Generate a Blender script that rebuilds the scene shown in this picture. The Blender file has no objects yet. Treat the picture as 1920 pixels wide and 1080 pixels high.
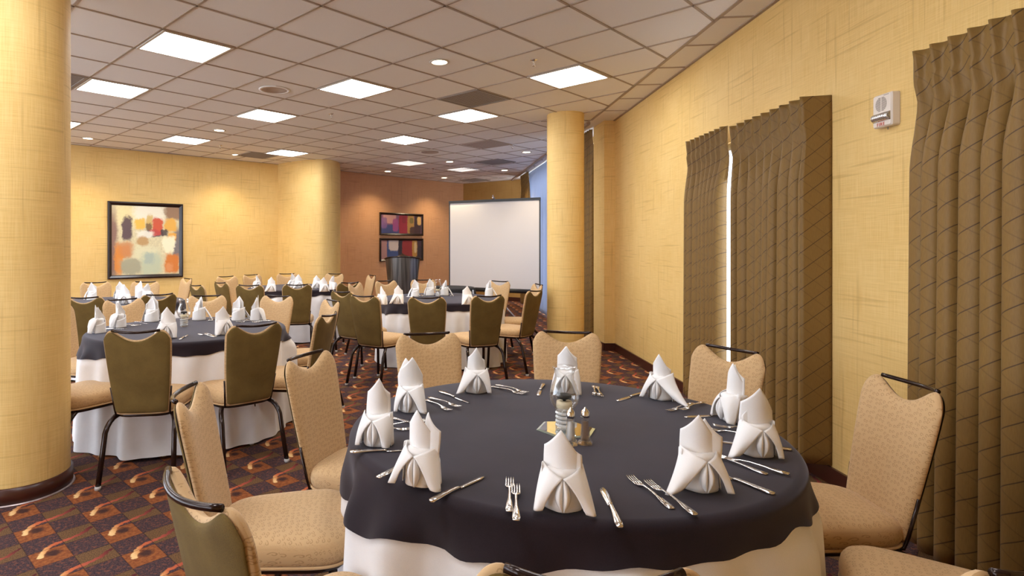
import bpy, math, random
from mathutils import Vector, Matrix

rnd = random.Random(11)
S = bpy.context.scene
COL = S.collection
PI = math.pi
CAM_H, F, CX, YH = 1.39, 1100.0, 790.0, 461.0      # eye height (m), focal length (px), principal column, horizon row
CEIL = 3.054


def at_z(px, py, z):
    """point of the horizontal plane z that the photograph shows at (px, py)"""
    Y = F * (CAM_H - z) / (py - YH)
    return ((px - CX) * Y / F, Y)


# ------------------------------------------------------------------ materials
class NT:
    def __init__(self, name):
        self.mat = bpy.data.materials.new(name)
        self.mat.use_nodes = True
        self.nt = self.mat.node_tree
        self.bsdf = self.nt.nodes['Principled BSDF']
        self.out = self.nt.nodes['Material Output']

    def n(self, t, **kw):
        nd = self.nt.nodes.new(t)
        for k, v in kw.items():
            setattr(nd, k, v)
        return nd

    def link(self, a, b):
        if hasattr(a, 'is_output'):
            self.nt.links.new(a, b)
        else:
            b.default_value = a

    def m(self, op, a, b=0.0, c=None, clamp=False):
        nd = self.n('ShaderNodeMath', operation=op)
        nd.use_clamp = clamp
        self.link(a, nd.inputs[0])
        self.link(b, nd.inputs[1])
        if c is not None:
            self.link(c, nd.inputs[2])
        return nd.outputs[0]

    def step(self, x, lo, hi):
        nd = self.n('ShaderNodeMapRange', interpolation_type='SMOOTHSTEP')
        self.link(x, nd.inputs[0])
        nd.inputs[1].default_value = lo
        nd.inputs[2].default_value = hi
        return nd.outputs[0]

    def mix(self, f, a, b, mode='MIX'):
        nd = self.n('ShaderNodeMix', data_type='RGBA', blend_type=mode)
        self.link(f, nd.inputs[0])
        for v, s in ((a, nd.inputs[6]), (b, nd.inputs[7])):
            if hasattr(v, 'is_output'):
                self.nt.links.new(v, s)
            else:
                s.default_value = (v[0], v[1], v[2], 1)
        return nd.outputs[2]

    def xyz(self, vec):
        nd = self.n('ShaderNodeSeparateXYZ')
        self.nt.links.new(vec, nd.inputs[0])
        return nd.outputs

    def comb(self, x, y, z=0.0):
        nd = self.n('ShaderNodeCombineXYZ')
        self.link(x, nd.inputs[0]); self.link(y, nd.inputs[1]); self.link(z, nd.inputs[2])
        return nd.outputs[0]

    def coords(self, which):
        return self.n('ShaderNodeTexCoord').outputs[which]

    def noise(self, vec, scale, detail=3.0, rough=0.55, col=False):
        nd = self.n('ShaderNodeTexNoise')
        if vec is not None:
            self.nt.links.new(vec, nd.inputs['Vector'])
        nd.inputs['Scale'].default_value = scale
        nd.inputs['Detail'].default_value = detail
        nd.inputs['Roughness'].default_value = rough
        return nd.outputs[1 if col else 0]

    def bump(self, h, strength=0.2, dist=0.002):
        nd = self.n('ShaderNodeBump')
        nd.inputs['Strength'].default_value = strength
        nd.inputs['Distance'].default_value = dist
        self.nt.links.new(h, nd.inputs['Height'])
        self.nt.links.new(nd.outputs[0], self.bsdf.inputs['Normal'])

    def base(self, c):
        s = self.bsdf.inputs['Base Color']
        if hasattr(c, 'is_output'):
            self.nt.links.new(c, s)
        else:
            s.default_value = (c[0], c[1], c[2], 1)
        return self

    def set(self, **kw):
        for k, v in kw.items():
            self.bsdf.inputs[k].default_value = v
        return self


def plain(name, col, rough=0.6, metal=0.0, **kw):
    t = NT(name).base(col)
    t.set(Roughness=rough, Metallic=metal)
    for k, v in kw.items():
        t.bsdf.inputs[k].default_value = v
    return t.mat


def emissive(name, col, strength):
    t = NT(name)
    t.base((0.8, 0.8, 0.8))
    t.bsdf.inputs['Emission Color'].default_value = (*col, 1)
    t.bsdf.inputs['Emission Strength'].default_value = strength
    return t.mat


def wallpaper(name, base, dark, light):
    """grasscloth: fine horizontal weave with sparse darker crossing threads (UV in metres)"""
    t = NT(name)
    x, y, _ = t.xyz(t.coords('UV'))
    fine = t.noise(t.comb(t.m('MULTIPLY', x, 5), t.m('MULTIPLY', y, 260)), 1.0, 3)
    finev = t.noise(t.comb(t.m('MULTIPLY', x, 220), t.m('MULTIPLY', y, 5)), 1.0, 2)
    cloud = t.noise(t.comb(x, y), 1.7, 2)
    th = t.step(t.noise(t.comb(t.m('MULTIPLY', x, 1.5), t.m('MULTIPLY', y, 40), 3.0), 1.0, 1), 0.60, 0.74)
    tv = t.step(t.noise(t.comb(t.m('MULTIPLY', x, 34), t.m('MULTIPLY', y, 1.3), 9.0), 1.0, 1), 0.61, 0.74)
    c = t.mix(t.step(fine, 0.3, 0.7), dark, base)
    c = t.mix(t.m('MULTIPLY', t.step(finev, 0.35, 0.7), 0.45), c, light)
    c = t.mix(t.m('MULTIPLY', t.step(cloud, 0.35, 0.7), 0.3), c, light)
    thr = (dark[0] * 0.62, dark[1] * 0.55, dark[2] * 0.45)
    c = t.mix(t.m('MULTIPLY', th, 0.30), c, thr)
    c = t.mix(t.m('MULTIPLY', tv, 0.26), c, thr)
    t.base(c).set(Roughness=0.62)
    t.bsdf.inputs['Specular IOR Level'].default_value = 0.3
    t.bump(fine, 0.15, 0.002)
    return t.mat


def carpet():
    t = NT('patterned_carpet')
    x, y, _ = t.xyz(t.coords('Object'))
    k = 1 / (math.sqrt(2) * 0.1485)
    wob = t.m('MULTIPLY', t.m('SUBTRACT', t.noise(t.comb(x, y), 38, 2), 0.5), 0.16)
    dx = t.m('ADD', x, 1.91); dy = t.m('SUBTRACT', y, 3.246)
    a = t.m('ADD', t.m('MULTIPLY', t.m('SUBTRACT', dx, dy), k), 1.39)     # +1: tile shifted so the swoosh never wraps
    b = t.m('ADD', t.m('MULTIPLY', t.m('ADD', dx, dy), k), 0.25)
    A = t.m('MULTIPLY', t.m('FRACT', t.m('MULTIPLY', t.m('ADD', a, 400), 0.5)), 2)
    B = t.m('MULTIPLY', t.m('FRACT', t.m('MULTIPLY', t.m('ADD', b, 400), 0.5)), 2)
    Aw = t.m('ADD', A, wob); Bw = t.m('ADD', B, t.m('MULTIPLY', wob, 0.7))
    inA = t.m('GREATER_THAN', A, 1.0); inB = t.m('GREATER_THAN', B, 1.0)
    orange_cell = t.m('MULTIPLY', inA, t.m('SUBTRACT', 1.0, inB))
    tan_cell = t.m('MULTIPLY', inB, t.m('SUBTRACT', 1.0, inA))
    sp = t.noise(t.comb(x, y), 190, 3, 0.7)
    sp2 = t.noise(t.comb(x, y, 5.0), 60, 3, 0.65)
    dark = t.mix(t.step(sp, 0.42, 0.62), (0.026, 0.019, 0.029), (0.11, 0.062, 0.056))
    dark = t.mix(t.m('MULTIPLY', t.step(sp2, 0.48, 0.66), 0.8), dark, (0.19, 0.068, 0.042))
    org = t.mix(t.step(sp2, 0.35, 0.65), (0.19, 0.055, 0.022), (0.31, 0.105, 0.032))
    tan = t.mix(t.step(sp, 0.4, 0.62), (0.075, 0.042, 0.024), (0.22, 0.115, 0.046))
    c = t.mix(orange_cell, dark, org)
    c = t.mix(tan_cell, c, tan)
    # dark smudge hooked inside each swoosh
    sd = t.m('SQRT', t.m('ADD', t.m('POWER', t.m('ABSOLUTE', t.m('SUBTRACT', Aw, 1.36)), 2.0),
                         t.m('POWER', t.m('ABSOLUTE', t.m('SUBTRACT', Bw, 0.60)), 2.0)))
    c = t.mix(t.m('MULTIPLY', t.m('SUBTRACT', 1.0, t.step(sd, 0.10, 0.30)), 0.85), c, (0.025, 0.016, 0.02))
    # swoosh: distance to a chain of segments
    P = [(1.40, 0.25), (1.20, 0.33), (1.02, 0.45), (0.87, 0.58), (0.78, 0.76), (0.74, 1.10), (0.63, 1.55), (0.36, 1.92)]
    dmin = None
    for (a0, b0), (a1, b1) in zip(P, P[1:]):
        ex, ey = a1 - a0, b1 - b0
        L2 = ex * ex + ey * ey
        px = t.m('SUBTRACT', Aw, a0); py = t.m('SUBTRACT', Bw, b0)
        h = t.m('DIVIDE', t.m('ADD', t.m('MULTIPLY', px, ex), t.m('MULTIPLY', py, ey)), L2, clamp=True)
        qx = t.m('SUBTRACT', px, t.m('MULTIPLY', h, ex)); qy = t.m('SUBTRACT', py, t.m('MULTIPLY', h, ey))
        d = t.m('SQRT', t.m('ADD', t.m('MULTIPLY', qx, qx), t.m('MULTIPLY', qy, qy)))
        dmin = d if dmin is None else t.m('MINIMUM', dmin, d)
    ramp = t.n('ShaderNodeValToRGB')
    el = ramp.color_ramp.elements
    el[0].position = 0.14; el[0].color = (0.80, 0.52, 0.24, 1)
    el[1].position = 0.95; el[1].color = (0.09, 0.018, 0.022, 1)
    for pos, cc in ((0.22, (0.66, 0.32, 0.12, 1)), (0.34, (0.52, 0.13, 0.05, 1)), (0.65, (0.36, 0.075, 0.05, 1))):
        e = el.new(pos); e.color = cc
    t.nt.links.new(t.m('MULTIPLY', B, 0.5), ramp.inputs[0])
    width = t.m('SUBTRACT', 0.118, t.m('MULTIPLY', B, 0.020))
    mask = t.m('SUBTRACT', 1.0, t.step(t.m('DIVIDE', dmin, width), 0.55, 1.0))
    c = t.mix(mask, c, ramp.outputs[0])
    c = t.mix(t.m('MULTIPLY', t.step(sp, 0.54, 0.70), 0.5), c, (0.03, 0.02, 0.026))
    # cell seams
    ea = t.m('ABSOLUTE', t.m('SUBTRACT', t.m('FRACT', A), 0.5)); eb = t.m('ABSOLUTE', t.m('SUBTRACT', t.m('FRACT', B), 0.5))
    seam = t.step(t.m('MAXIMUM', ea, eb), 0.475, 0.495)
    c = t.mix(t.m('MULTIPLY', seam, 0.55), c, (0.015, 0.01, 0.012))
    t.base(c).set(Roughness=0.95)
    t.bsdf.inputs['Specular IOR Level'].default_value = 0.1
    t.bump(sp, 0.5, 0.004)
    return t.mat


def swirl_fabric():
    t = NT('swirl_upholstery')
    uv = t.coords('UV')
    x, y, _ = t.xyz(uv)
    warp = t.noise(t.comb(x, y), 50, 1)
    vec = t.comb(t.m('ADD', x, t.m('MULTIPLY', warp, 0.008)), t.m('ADD', y, t.m('MULTIPLY', warp, 0.006)))
    v = t.n('ShaderNodeTexVoronoi', voronoi_dimensions='2D')
    v.inputs['Scale'].default_value = 56
    v.inputs['Randomness'].default_value = 0.6
    t.nt.links.new(vec, v.inputs['Vector'])
    d = v.outputs['Distance']
    # open curls: ring whose radius grows with angle around the cell centre
    sub = t.n('ShaderNodeVectorMath', operation='SUBTRACT')
    t.nt.links.new(vec, sub.inputs[0]); t.nt.links.new(v.outputs['Position'], sub.inputs[1])
    sx, sy, _ = t.xyz(sub.outputs[0])
    ang = t.m('ARCTAN2', sy, sx)
    rn = t.m('MULTIPLY', t.m('ADD', t.m('DIVIDE', ang, 2 * PI), 0.5), 0.30)
    dd = t.m('ABSOLUTE', t.m('SUBTRACT', t.m('SUBTRACT', d, 0.06), rn))
    ring = t.m('SUBTRACT', 1.0, t.step(dd, 0.03, 0.085))
    weave = t.noise(t.comb(t.m('MULTIPLY', x, 900), t.m('MULTIPLY', y, 900)), 1.0, 2)
    c = t.mix(weave, (0.51, 0.315, 0.145), (0.61, 0.405, 0.20))
    c = t.mix(t.m('MULTIPLY', ring, 0.58), c, (0.27, 0.15, 0.045))
    t.base(c).set(Roughness=0.75)
    t.bsdf.inputs['Sheen Weight'].default_value = 0.15
    t.bump(weave, 0.15, 0.001)
    return t.mat


def woven(name, c0, c1, rough=0.85, sheen=0.0, scale=900):
    t = NT(name)
    o = t.coords('Object')
    w = t.noise(o, scale, 2)
    m2 = t.noise(o, 9, 3)
    f = t.m('ADD', t.m('MULTIPLY', w, 0.6), t.m('MULTIPLY', m2, 0.4))
    t.base(t.mix(t.step(f, 0.35, 0.65), c0, c1)).set(Roughness=rough)
    t.bsdf.inputs['Sheen Weight'].default_value = sheen
    t.bsdf.inputs['Specular IOR Level'].default_value = 0.25
    return t


def drape_fabric():
    t = NT('diamond_stitched_drapery')
    x, y, _ = t.xyz(t.coords('UV'))
    def lines(sg):
        q = t.m('FRACT', t.m('ADD', t.m('DIVIDE', t.m('ADD', t.m('MULTIPLY', x, 0.66 * sg), y), 0.108), 50.0))
        return t.m('SUBTRACT', 1.0, t.step(t.m('ABSOLUTE', t.m('SUBTRACT', q, 0.5)), 0.012, 0.034))
    l1, l2 = lines(1), lines(-1)
    g = t.noise(t.comb(t.m('MULTIPLY', x, 300), t.m('MULTIPLY', y, 30)), 1.0, 2)
    c = t.mix(g, (0.185, 0.100, 0.026), (0.255, 0.150, 0.042))
    c = t.mix(t.m('MULTIPLY', l1, 0.85), c, (0.05, 0.026, 0.012))
    c = t.mix(t.m('MULTIPLY', l2, 0.28), c, (0.06, 0.032, 0.014))
    t.base(c).set(Roughness=0.5)
    t.bsdf.inputs['Specular IOR Level'].default_value = 0.25
    t.bsdf.inputs['Sheen Weight'].default_value = 0.05
    t.bump(t.m('MAXIMUM', l1, l2), -0.4, 0.003)
    return t.mat


def ceiling_tile():
    t = NT('acoustic_tile')
    o = t.coords('Object')
    g = t.noise(o, 240, 3)
    g2 = t.noise(o, 1.1, 1)
    c = t.mix(t.step(g, 0.35, 0.6), (0.76, 0.735, 0.69), (0.83, 0.80, 0.755))
    c = t.mix(t.m('MULTIPLY', t.step(g2, 0.35, 0.65), 0.15), c, (0.78, 0.69, 0.66))
    t.base(c).set(Roughness=0.9)
    t.bump(g, 0.25, 0.002)
    return t.mat


def abstract(name, ground, patches, scale=5.0, warp=0.12):
    """loose blocks of paint in UV space (0..1); patches: (cx, cy, half w, half h, colour, softness, opacity)"""
    t = NT(name)
    uv = t.coords('UV')
    x, y, _ = t.xyz(uv)
    n1 = t.m('MULTIPLY', t.m('SUBTRACT', t.noise(uv, scale, 4, 0.7), 0.5), warp)
    n2 = t.m('MULTIPLY', t.m('SUBTRACT', t.noise(t.comb(y, x, 4.0), scale, 4, 0.7), 0.5), warp)
    gr = t.noise(t.comb(x, y, 8.0), 28, 4, 0.75)
    xw = t.m('ADD', x, n1); yw = t.m('ADD', y, n2)
    c = t.mix(t.step(gr, 0.3, 0.7), ground, tuple(min(1, g * 0.78) for g in ground))
    for (px, py, hw, hh, col, soft, op) in patches:
        ex = t.m('DIVIDE', t.m('ABSOLUTE', t.m('SUBTRACT', xw, px)), hw)
        ey = t.m('DIVIDE', t.m('ABSOLUTE', t.m('SUBTRACT', yw, py)), hh)
        e = t.m('POWER', t.m('ADD', t.m('POWER', ex, 4.0), t.m('POWER', ey, 4.0)), 0.25)
        e = t.m('ADD', e, t.m('MULTIPLY', t.m('SUBTRACT', gr, 0.5), 0.7))
        mask = t.m('MULTIPLY', t.m('SUBTRACT', 1.0, t.step(e, 1.0 - soft * .55, 1.0 + soft * 0.3)), op)
        c = t.mix(mask, c, col)
    t.base(c).set(Roughness=0.5)
    return t.mat


M = {}
M['wall'] = wallpaper('tan_grasscloth_wallpaper', (0.78, 0.53, 0.19), (0.67, 0.43, 0.135), (0.85, 0.62, 0.27))
M['wall_terra'] = wallpaper('terracotta_grasscloth_wallpaper', (0.66, 0.345, 0.165), (0.56, 0.28, 0.12), (0.72, 0.40, 0.21))
M['wall_ochre'] = wallpaper('ochre_grasscloth_wallpaper', (0.46, 0.26, 0.07), (0.38, 0.20, 0.05), (0.52, 0.31, 0.10))
M['carpet'] = carpet()
M['ceil'] = ceiling_tile()
M['tee'] = plain('painted_ceiling_tee', (0.36, 0.28, 0.22), 0.5)
M['base'] = plain('mahogany_baseboard', (0.055, 0.014, 0.008), 0.3)
M['shoe'] = plain('steel_edge_strip', (0.5, 0.42, 0.42), 0.35, 0.8)
M['fabric'] = swirl_fabric()
M['back'] = woven('olive_brown_upholstery', (0.115, 0.070, 0.016), (0.185, 0.120, 0.032), 0.85, 0.05).mat
M['bronze'] = plain('dark_bronze_tube', (0.022, 0.009, 0.006), 0.2, 0.35)
M['glide'] = plain('clear_nylon_glide', (0.45, 0.42, 0.40), 0.3)
M['white_cloth'] = woven('white_table_linen', (0.72, 0.71, 0.72), (0.80, 0.79, 0.80), 0.8, 0.1).mat
M['napkin'] = woven('white_napkin_linen', (0.82, 0.80, 0.79), (0.88, 0.86, 0.85), 0.8, 0.1).mat
M['overlay'] = woven('charcoal_plum_overlay', (0.0095, 0.0046, 0.0075), (0.018, 0.0100, 0.0148), 0.75, 0.22, 700).mat
M['overlay'].node_tree.nodes['Principled BSDF'].inputs['Sheen Tint'].default_value = (.82, .84, 1, 1)
M['overlay'].node_tree.nodes['Principled BSDF'].inputs['Sheen Roughness'].default_value = .45
M['overlay'].node_tree.nodes['Principled BSDF'].inputs['Specular IOR Level'].default_value = .22
M['silver'] = plain('polished_flatware', (0.78, 0.75, 0.72), 0.16, 1.0)
M['mirror'] = plain('mirror_glass', (0.88, 0.92, 0.90), 0.02, 1.0)
M['mirror_edge'] = plain('mirror_bevel', (0.55, 0.68, 0.62), 0.08, 0.8)
M['drape'] = drape_fabric()
M['black'] = plain('black_plastic', (0.012, 0.011, 0.011), 0.4)
M['black_cloth'] = plain('black_table_linen', (0.016, 0.015, 0.018), 0.8)
M['art_frame'] = plain('dark_wood_frame', (0.018, 0.009, 0.007), 0.25)
M['screen'] = plain('matte_projection_cloth', (0.76, 0.73, 0.72), 0.8)
M['grey_metal'] = plain('grey_metal', (0.42, 0.42, 0.44), 0.35, 0.8)
M['chrome'] = plain('chrome', (0.75, 0.72, 0.68), 0.15, 1.0)
M['strobe'] = plain('faceted_strobe_lens', (0.62, 0.60, 0.58), 0.12, 0.75)
M['plastic'] = plain('ivory_plastic', (0.74, 0.66, 0.58), 0.4)
M['red'] = plain('red_lettering', (0.55, 0.05, 0.02), 0.5)
M['slot'] = plain('grille_slot', (0.30, 0.25, 0.21), 0.7)
M['light'] = emissive('fluorescent_diffuser', (0.94, 0.965, 1.0), 23.0)
M['light_dim'] = emissive('dim_diffuser', (1.0, 0.96, 0.92), 0.9)
M['lamp'] = emissive('downlight_lamp', (1.0, 0.85, 0.62), 14.0)
M['vent'] = plain('perforated_grey_diffuser', (0.29, 0.25, 0.22), 0.7)
M['white_metal'] = plain('white_painted_metal', (0.60, 0.54, 0.47), 0.5)
M['speaker'] = plain('speaker_grille', (0.40, 0.31, 0.25), 0.7)
M['wax'] = plain('candle_wax', (0.72, 0.62, 0.42), 0.5)
M['wick'] = plain('burnt_wick', (0.02, 0.018, 0.016), 0.8)
M['salt'] = plain('salt_grains', (0.85, 0.84, 0.82), 0.7)
M['pepper'] = plain('ground_pepper', (0.33, 0.22, 0.14), 0.8)
M['frame_white'] = plain('white_window_frame', (0.7, 0.7, 0.68), 0.4)


def glass_mat(name, tint=(1, 1, 1), rough=0.0, ior=1.45):
    t = NT(name)
    t.base(tint).set(Roughness=rough, IOR=ior)
    t.bsdf.inputs['Transmission Weight'].default_value = 1.0
    return t.mat


def thin_glass(name, tint, refl, rough):
    t = NT(name)
    tr = t.n('ShaderNodeBsdfTransparent'); tr.inputs['Color'].default_value = (*tint, 1)
    gl = t.n('ShaderNodeBsdfGlossy'); gl.inputs['Roughness'].default_value = rough; gl.inputs['Color'].default_value = (1, 1, 1, 1)
    lw = t.n('ShaderNodeLayerWeight'); lw.inputs['Blend'].default_value = refl
    mx = t.n('ShaderNodeMixShader')
    t.nt.links.new(lw.outputs['Facing'], mx.inputs[0])
    t.nt.links.new(tr.outputs[0], mx.inputs[1]); t.nt.links.new(gl.outputs[0], mx.inputs[2])
    t.nt.links.new(mx.outputs[0], t.out.inputs['Surface'])
    return t.mat


M['glass'] = thin_glass('clear_glass', (.985, .985, .98), .16, .02)
M['shaker_glass'] = thin_glass('pressed_glass', (.97, .97, .97), .35, .06)
M['cut_glass'] = plain('cut_crystal', (0.86, 0.87, 0.87), 0.12)
M['cut_glass'].node_tree.nodes['Principled BSDF'].inputs['Transmission Weight'].default_value = .45


def window_glass():
    t = NT('window_glass')
    tr = t.n('ShaderNodeBsdfTransparent')
    gl = t.n('ShaderNodeBsdfGlossy'); gl.inputs['Roughness'].default_value = 0.02
    mx = t.n('ShaderNodeMixShader'); mx.inputs[0].default_value = 0.06
    t.nt.links.new(tr.outputs[0], mx.inputs[1]); t.nt.links.new(gl.outputs[0], mx.inputs[2])
    t.nt.links.new(mx.outputs[0], t.out.inputs['Surface'])
    return t.mat


def sheer():
    t = NT('sheer_voile')
    tl = t.n('ShaderNodeBsdfTranslucent'); tl.inputs['Color'].default_value = (0.42, 0.47, 0.57, 1)
    df = t.n('ShaderNodeBsdfDiffuse'); df.inputs['Color'].default_value = (0.62, 0.66, 0.78, 1)
    tr = t.n('ShaderNodeBsdfTransparent')
    m1 = t.n('ShaderNodeMixShader'); m1.inputs[0].default_value = 0.45
    m2 = t.n('ShaderNodeMixShader'); m2.inputs[0].default_value = 0.06
    t.nt.links.new(tl.outputs[0], m1.inputs[1]); t.nt.links.new(df.outputs[0], m1.inputs[2])
    t.nt.links.new(m1.outputs[0], m2.inputs[1]); t.nt.links.new(tr.outputs[0], m2.inputs[2])
    t.nt.links.new(m2.outputs[0], t.out.inputs['Surface'])
    return t.mat


M['pane'] = window_glass()
M['sheer'] = sheer()


def barrel_metal():
    t = NT('brushed_pewter_laminate')
    x, y, z = t.xyz(t.coords('Object'))
    s = t.noise(t.comb(t.m('MULTIPLY', x, 26), t.m('MULTIPLY', z, 0.8)), 1.0, 2)
    t.base(t.mix(t.step(s, 0.35, 0.65), (0.085, 0.08, 0.078), (0.22, 0.21, 0.20))).set(Roughness=0.3, Metallic=0.65)
    return t.mat


M['pewter'] = barrel_metal()


# ------------------------------------------------------------------ mesh helpers
class MB:
    def __init__(self):
        self.v, self.f, self.uv, self.mi, self.sm = [], [], [], [], []

    def add(self, verts, faces, uvs=None, mat=0, smooth=True):
        o = len(self.v)
        self.v += [tuple(p) for p in verts]
        for k, fc in enumerate(faces):
            self.f.append(tuple(i + o for i in fc))
            self.uv.append(uvs[k] if uvs else None)
            self.mi.append(mat); self.sm.append(smooth)
        return self

    def box(self, c, s, mat=0, rot=None):
        x, y, z = s[0] / 2, s[1] / 2, s[2] / 2
        vs = [Vector((a * x, b * y, d * z)) for d in (-1, 1) for b in (-1, 1) for a in (-1, 1)]
        if rot is not None:
            vs = [rot @ p for p in vs]
        vs = [p + Vector(c) for p in vs]
        return self.add(vs, [(0, 2, 3, 1), (4, 5, 7, 6), (0, 1, 5, 4), (2, 6, 7, 3), (0, 4, 6, 2), (1, 3, 7, 5)], None, mat, False)

    def grid(self, fn, nu, nv, closed=False, uvf=None, mat=0, smooth=True, flip=False):
        cols = nu if closed else nu + 1
        vs = [fn(i / nu, j / nv) for j in range(nv + 1) for i in range(cols)]
        fs, us = [], []
        for j in range(nv):
            for i in range(nu):
                i2 = (i + 1) % cols
                q = [j * cols + i, j * cols + i2, (j + 1) * cols + i2, (j + 1) * cols + i]
                cr = [(i / nu, j / nv), ((i + 1) / nu, j / nv), ((i + 1) / nu, (j + 1) / nv), (i / nu, (j + 1) / nv)]
                if flip:
                    q.reverse(); cr.reverse()
                fs.append(tuple(q))
                us.append([uvf(*c) for c in cr] if uvf else None)
        return self.add(vs, fs, us if uvf else None, mat, smooth)

    def lathe(self, prof, seg=24, c=(0, 0, 0), mat=0, smooth=True):
        n = len(prof) - 1
        return self.grid(lambda u, w: (c[0] + prof[round(w * n)][0] * math.cos(u * 2 * PI),
                                       c[1] + prof[round(w * n)][0] * math.sin(u * 2 * PI),
                                       c[2] + prof[round(w * n)][1]), seg, n, True, None, mat, smooth)

    def tube(self, pts, r, seg=8, mat=0, closed=False, caps=True):
        pts = [Vector(p) for p in pts]
        n = len(pts)
        rr = r if isinstance(r, (list, tuple)) else [r] * n
        rings, nrm = [], None
        for k, p in enumerate(pts):
            if closed:
                tg = (pts[(k + 1) % n] - pts[k - 1]).normalized()
            else:
                tg = (pts[min(k + 1, n - 1)] - pts[max(k - 1, 0)]).normalized()
            if nrm is None:
                ref = Vector((0, 0, 1)) if abs(tg.z) < 0.9 else Vector((1, 0, 0))
                nrm = tg.cross(ref).normalized()
            nrm = (nrm - tg * nrm.dot(tg)).normalized()
            bn = tg.cross(nrm)
            rings.append([p + (nrm * math.cos(a) + bn * math.sin(a)) * rr[k] for a in [2 * PI * s / seg for s in range(seg)]])
        vs = [q for rg in rings for q in rg]
        fs = []
        for k in range(n if closed else n - 1):
            k2 = (k + 1) % n
            for s in range(seg):
                s2 = (s + 1) % seg
                fs.append((k * seg + s, k * seg + s2, k2 * seg + s2, k2 * seg + s))
        if caps and not closed:
            fs.append(tuple(range(seg - 1, -1, -1)))
            fs.append(tuple((n - 1) * seg + s for s in range(seg)))
        return self.add(vs, fs, None, mat, True)

    def prism(self, pts, z0, z1, mat=0, smooth=False):
        n = len(pts)
        vs = [(p[0], p[1], z0) for p in pts] + [(p[0], p[1], z1) for p in pts]
        fs = [tuple(range(n - 1, -1, -1)), tuple(range(n, 2 * n))]
        fs += [(k, (k + 1) % n, n + (k + 1) % n, n + k) for k in range(n)]
        return self.add(vs, fs, None, mat, smooth)

    def strip(self, st, x0=0.0, th=0.002, mat=0):
        """solid ribbon along y: st = [(y, half width, z)]"""
        vs = []
        for y, w, z in st:
            vs += [(x0 - w, y, z), (x0 + w, y, z), (x0 + w * 0.8, y, z + th), (x0 - w * 0.8, y, z + th)]
        fs = [(0, 3, 2, 1)]
        for k in range(len(st) - 1):
            a, b = 4 * k, 4 * k + 4
            for s in range(4):
                s2 = (s + 1) % 4
                fs.append((a + s, a + s2, b + s2, b + s))
        e = 4 * (len(st) - 1)
        fs.append((e, e + 1, e + 2, e + 3))
        return self.add(vs, fs, None, mat, True)

    def build(self, name, mats, parent=None, loc=None, rz=None):
        me = bpy.data.meshes.new(name)
        me.from_pydata(self.v, [], self.f)
        mats = mats if isinstance(mats, (list, tuple)) else [mats]
        for m_ in mats:
            me.materials.append(m_)
        me.polygons.foreach_set('material_index', self.mi)
        me.polygons.foreach_set('use_smooth', self.sm)
        if any(u is not None for u in self.uv):
            lay = me.uv_layers.new(name='UVMap')
            li = 0
            for k, fc in enumerate(self.f):
                u = self.uv[k]
                for q in range(len(fc)):
                    if u is not None:
                        lay.data[li].uv = u[q]
                    li += 1
        me.update()
        me.validate()
        o = bpy.data.objects.new(name, me)
        COL.objects.link(o)
        if parent is not None:
            o.parent = parent
        if loc is not None:
            o.location = loc
        if rz is not None:
            o.rotation_euler = (0, 0, rz)
        return o


def tag(o, label, cat, group=None):
    o['label'] = label
    o['category'] = cat
    if group:
        o['group'] = group
    elif 'group' in o:
        del o['group']
    return o


def structure(o, label=None):
    o['kind'] = 'structure'
    if label:
        o['label'] = label
    return o


def empty(name, loc, rz=0.0):
    o = bpy.data.objects.new(name, None)
    COL.objects.link(o)
    o.location = loc
    o.rotation_euler = (0, 0, rz)
    o.empty_display_size = 0.1
    return o


def copy_tree(o, parent=None):
    c = o.copy()
    COL.objects.link(c)
    if parent is not None:
        c.parent = parent
    for ch in list(o.children):
        copy_tree(ch, c)
    return c


def bez(a, b, c, t):
    a, b, c = Vector(a), Vector(b), Vector(c)
    return a * (1 - t) ** 2 + b * 2 * t * (1 - t) + c * t * t


def spow(x, p):
    return math.copysign(abs(x) ** p, x)


# ------------------------------------------------------------------ the room
TH = 0.7843                                     # ceiling grid turned about 45 degrees to the view
GA = (math.cos(TH), math.sin(TH)); GB = (math.sin(TH), -math.cos(TH))
GO = (-1.5526, 4.0592); GT = 0.60647


def grid_pt(i, j):
    return (GO[0] + GT * (i * GA[0] + j * GB[0]), GO[1] + GT * (i * GA[1] + j * GB[1]))


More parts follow.
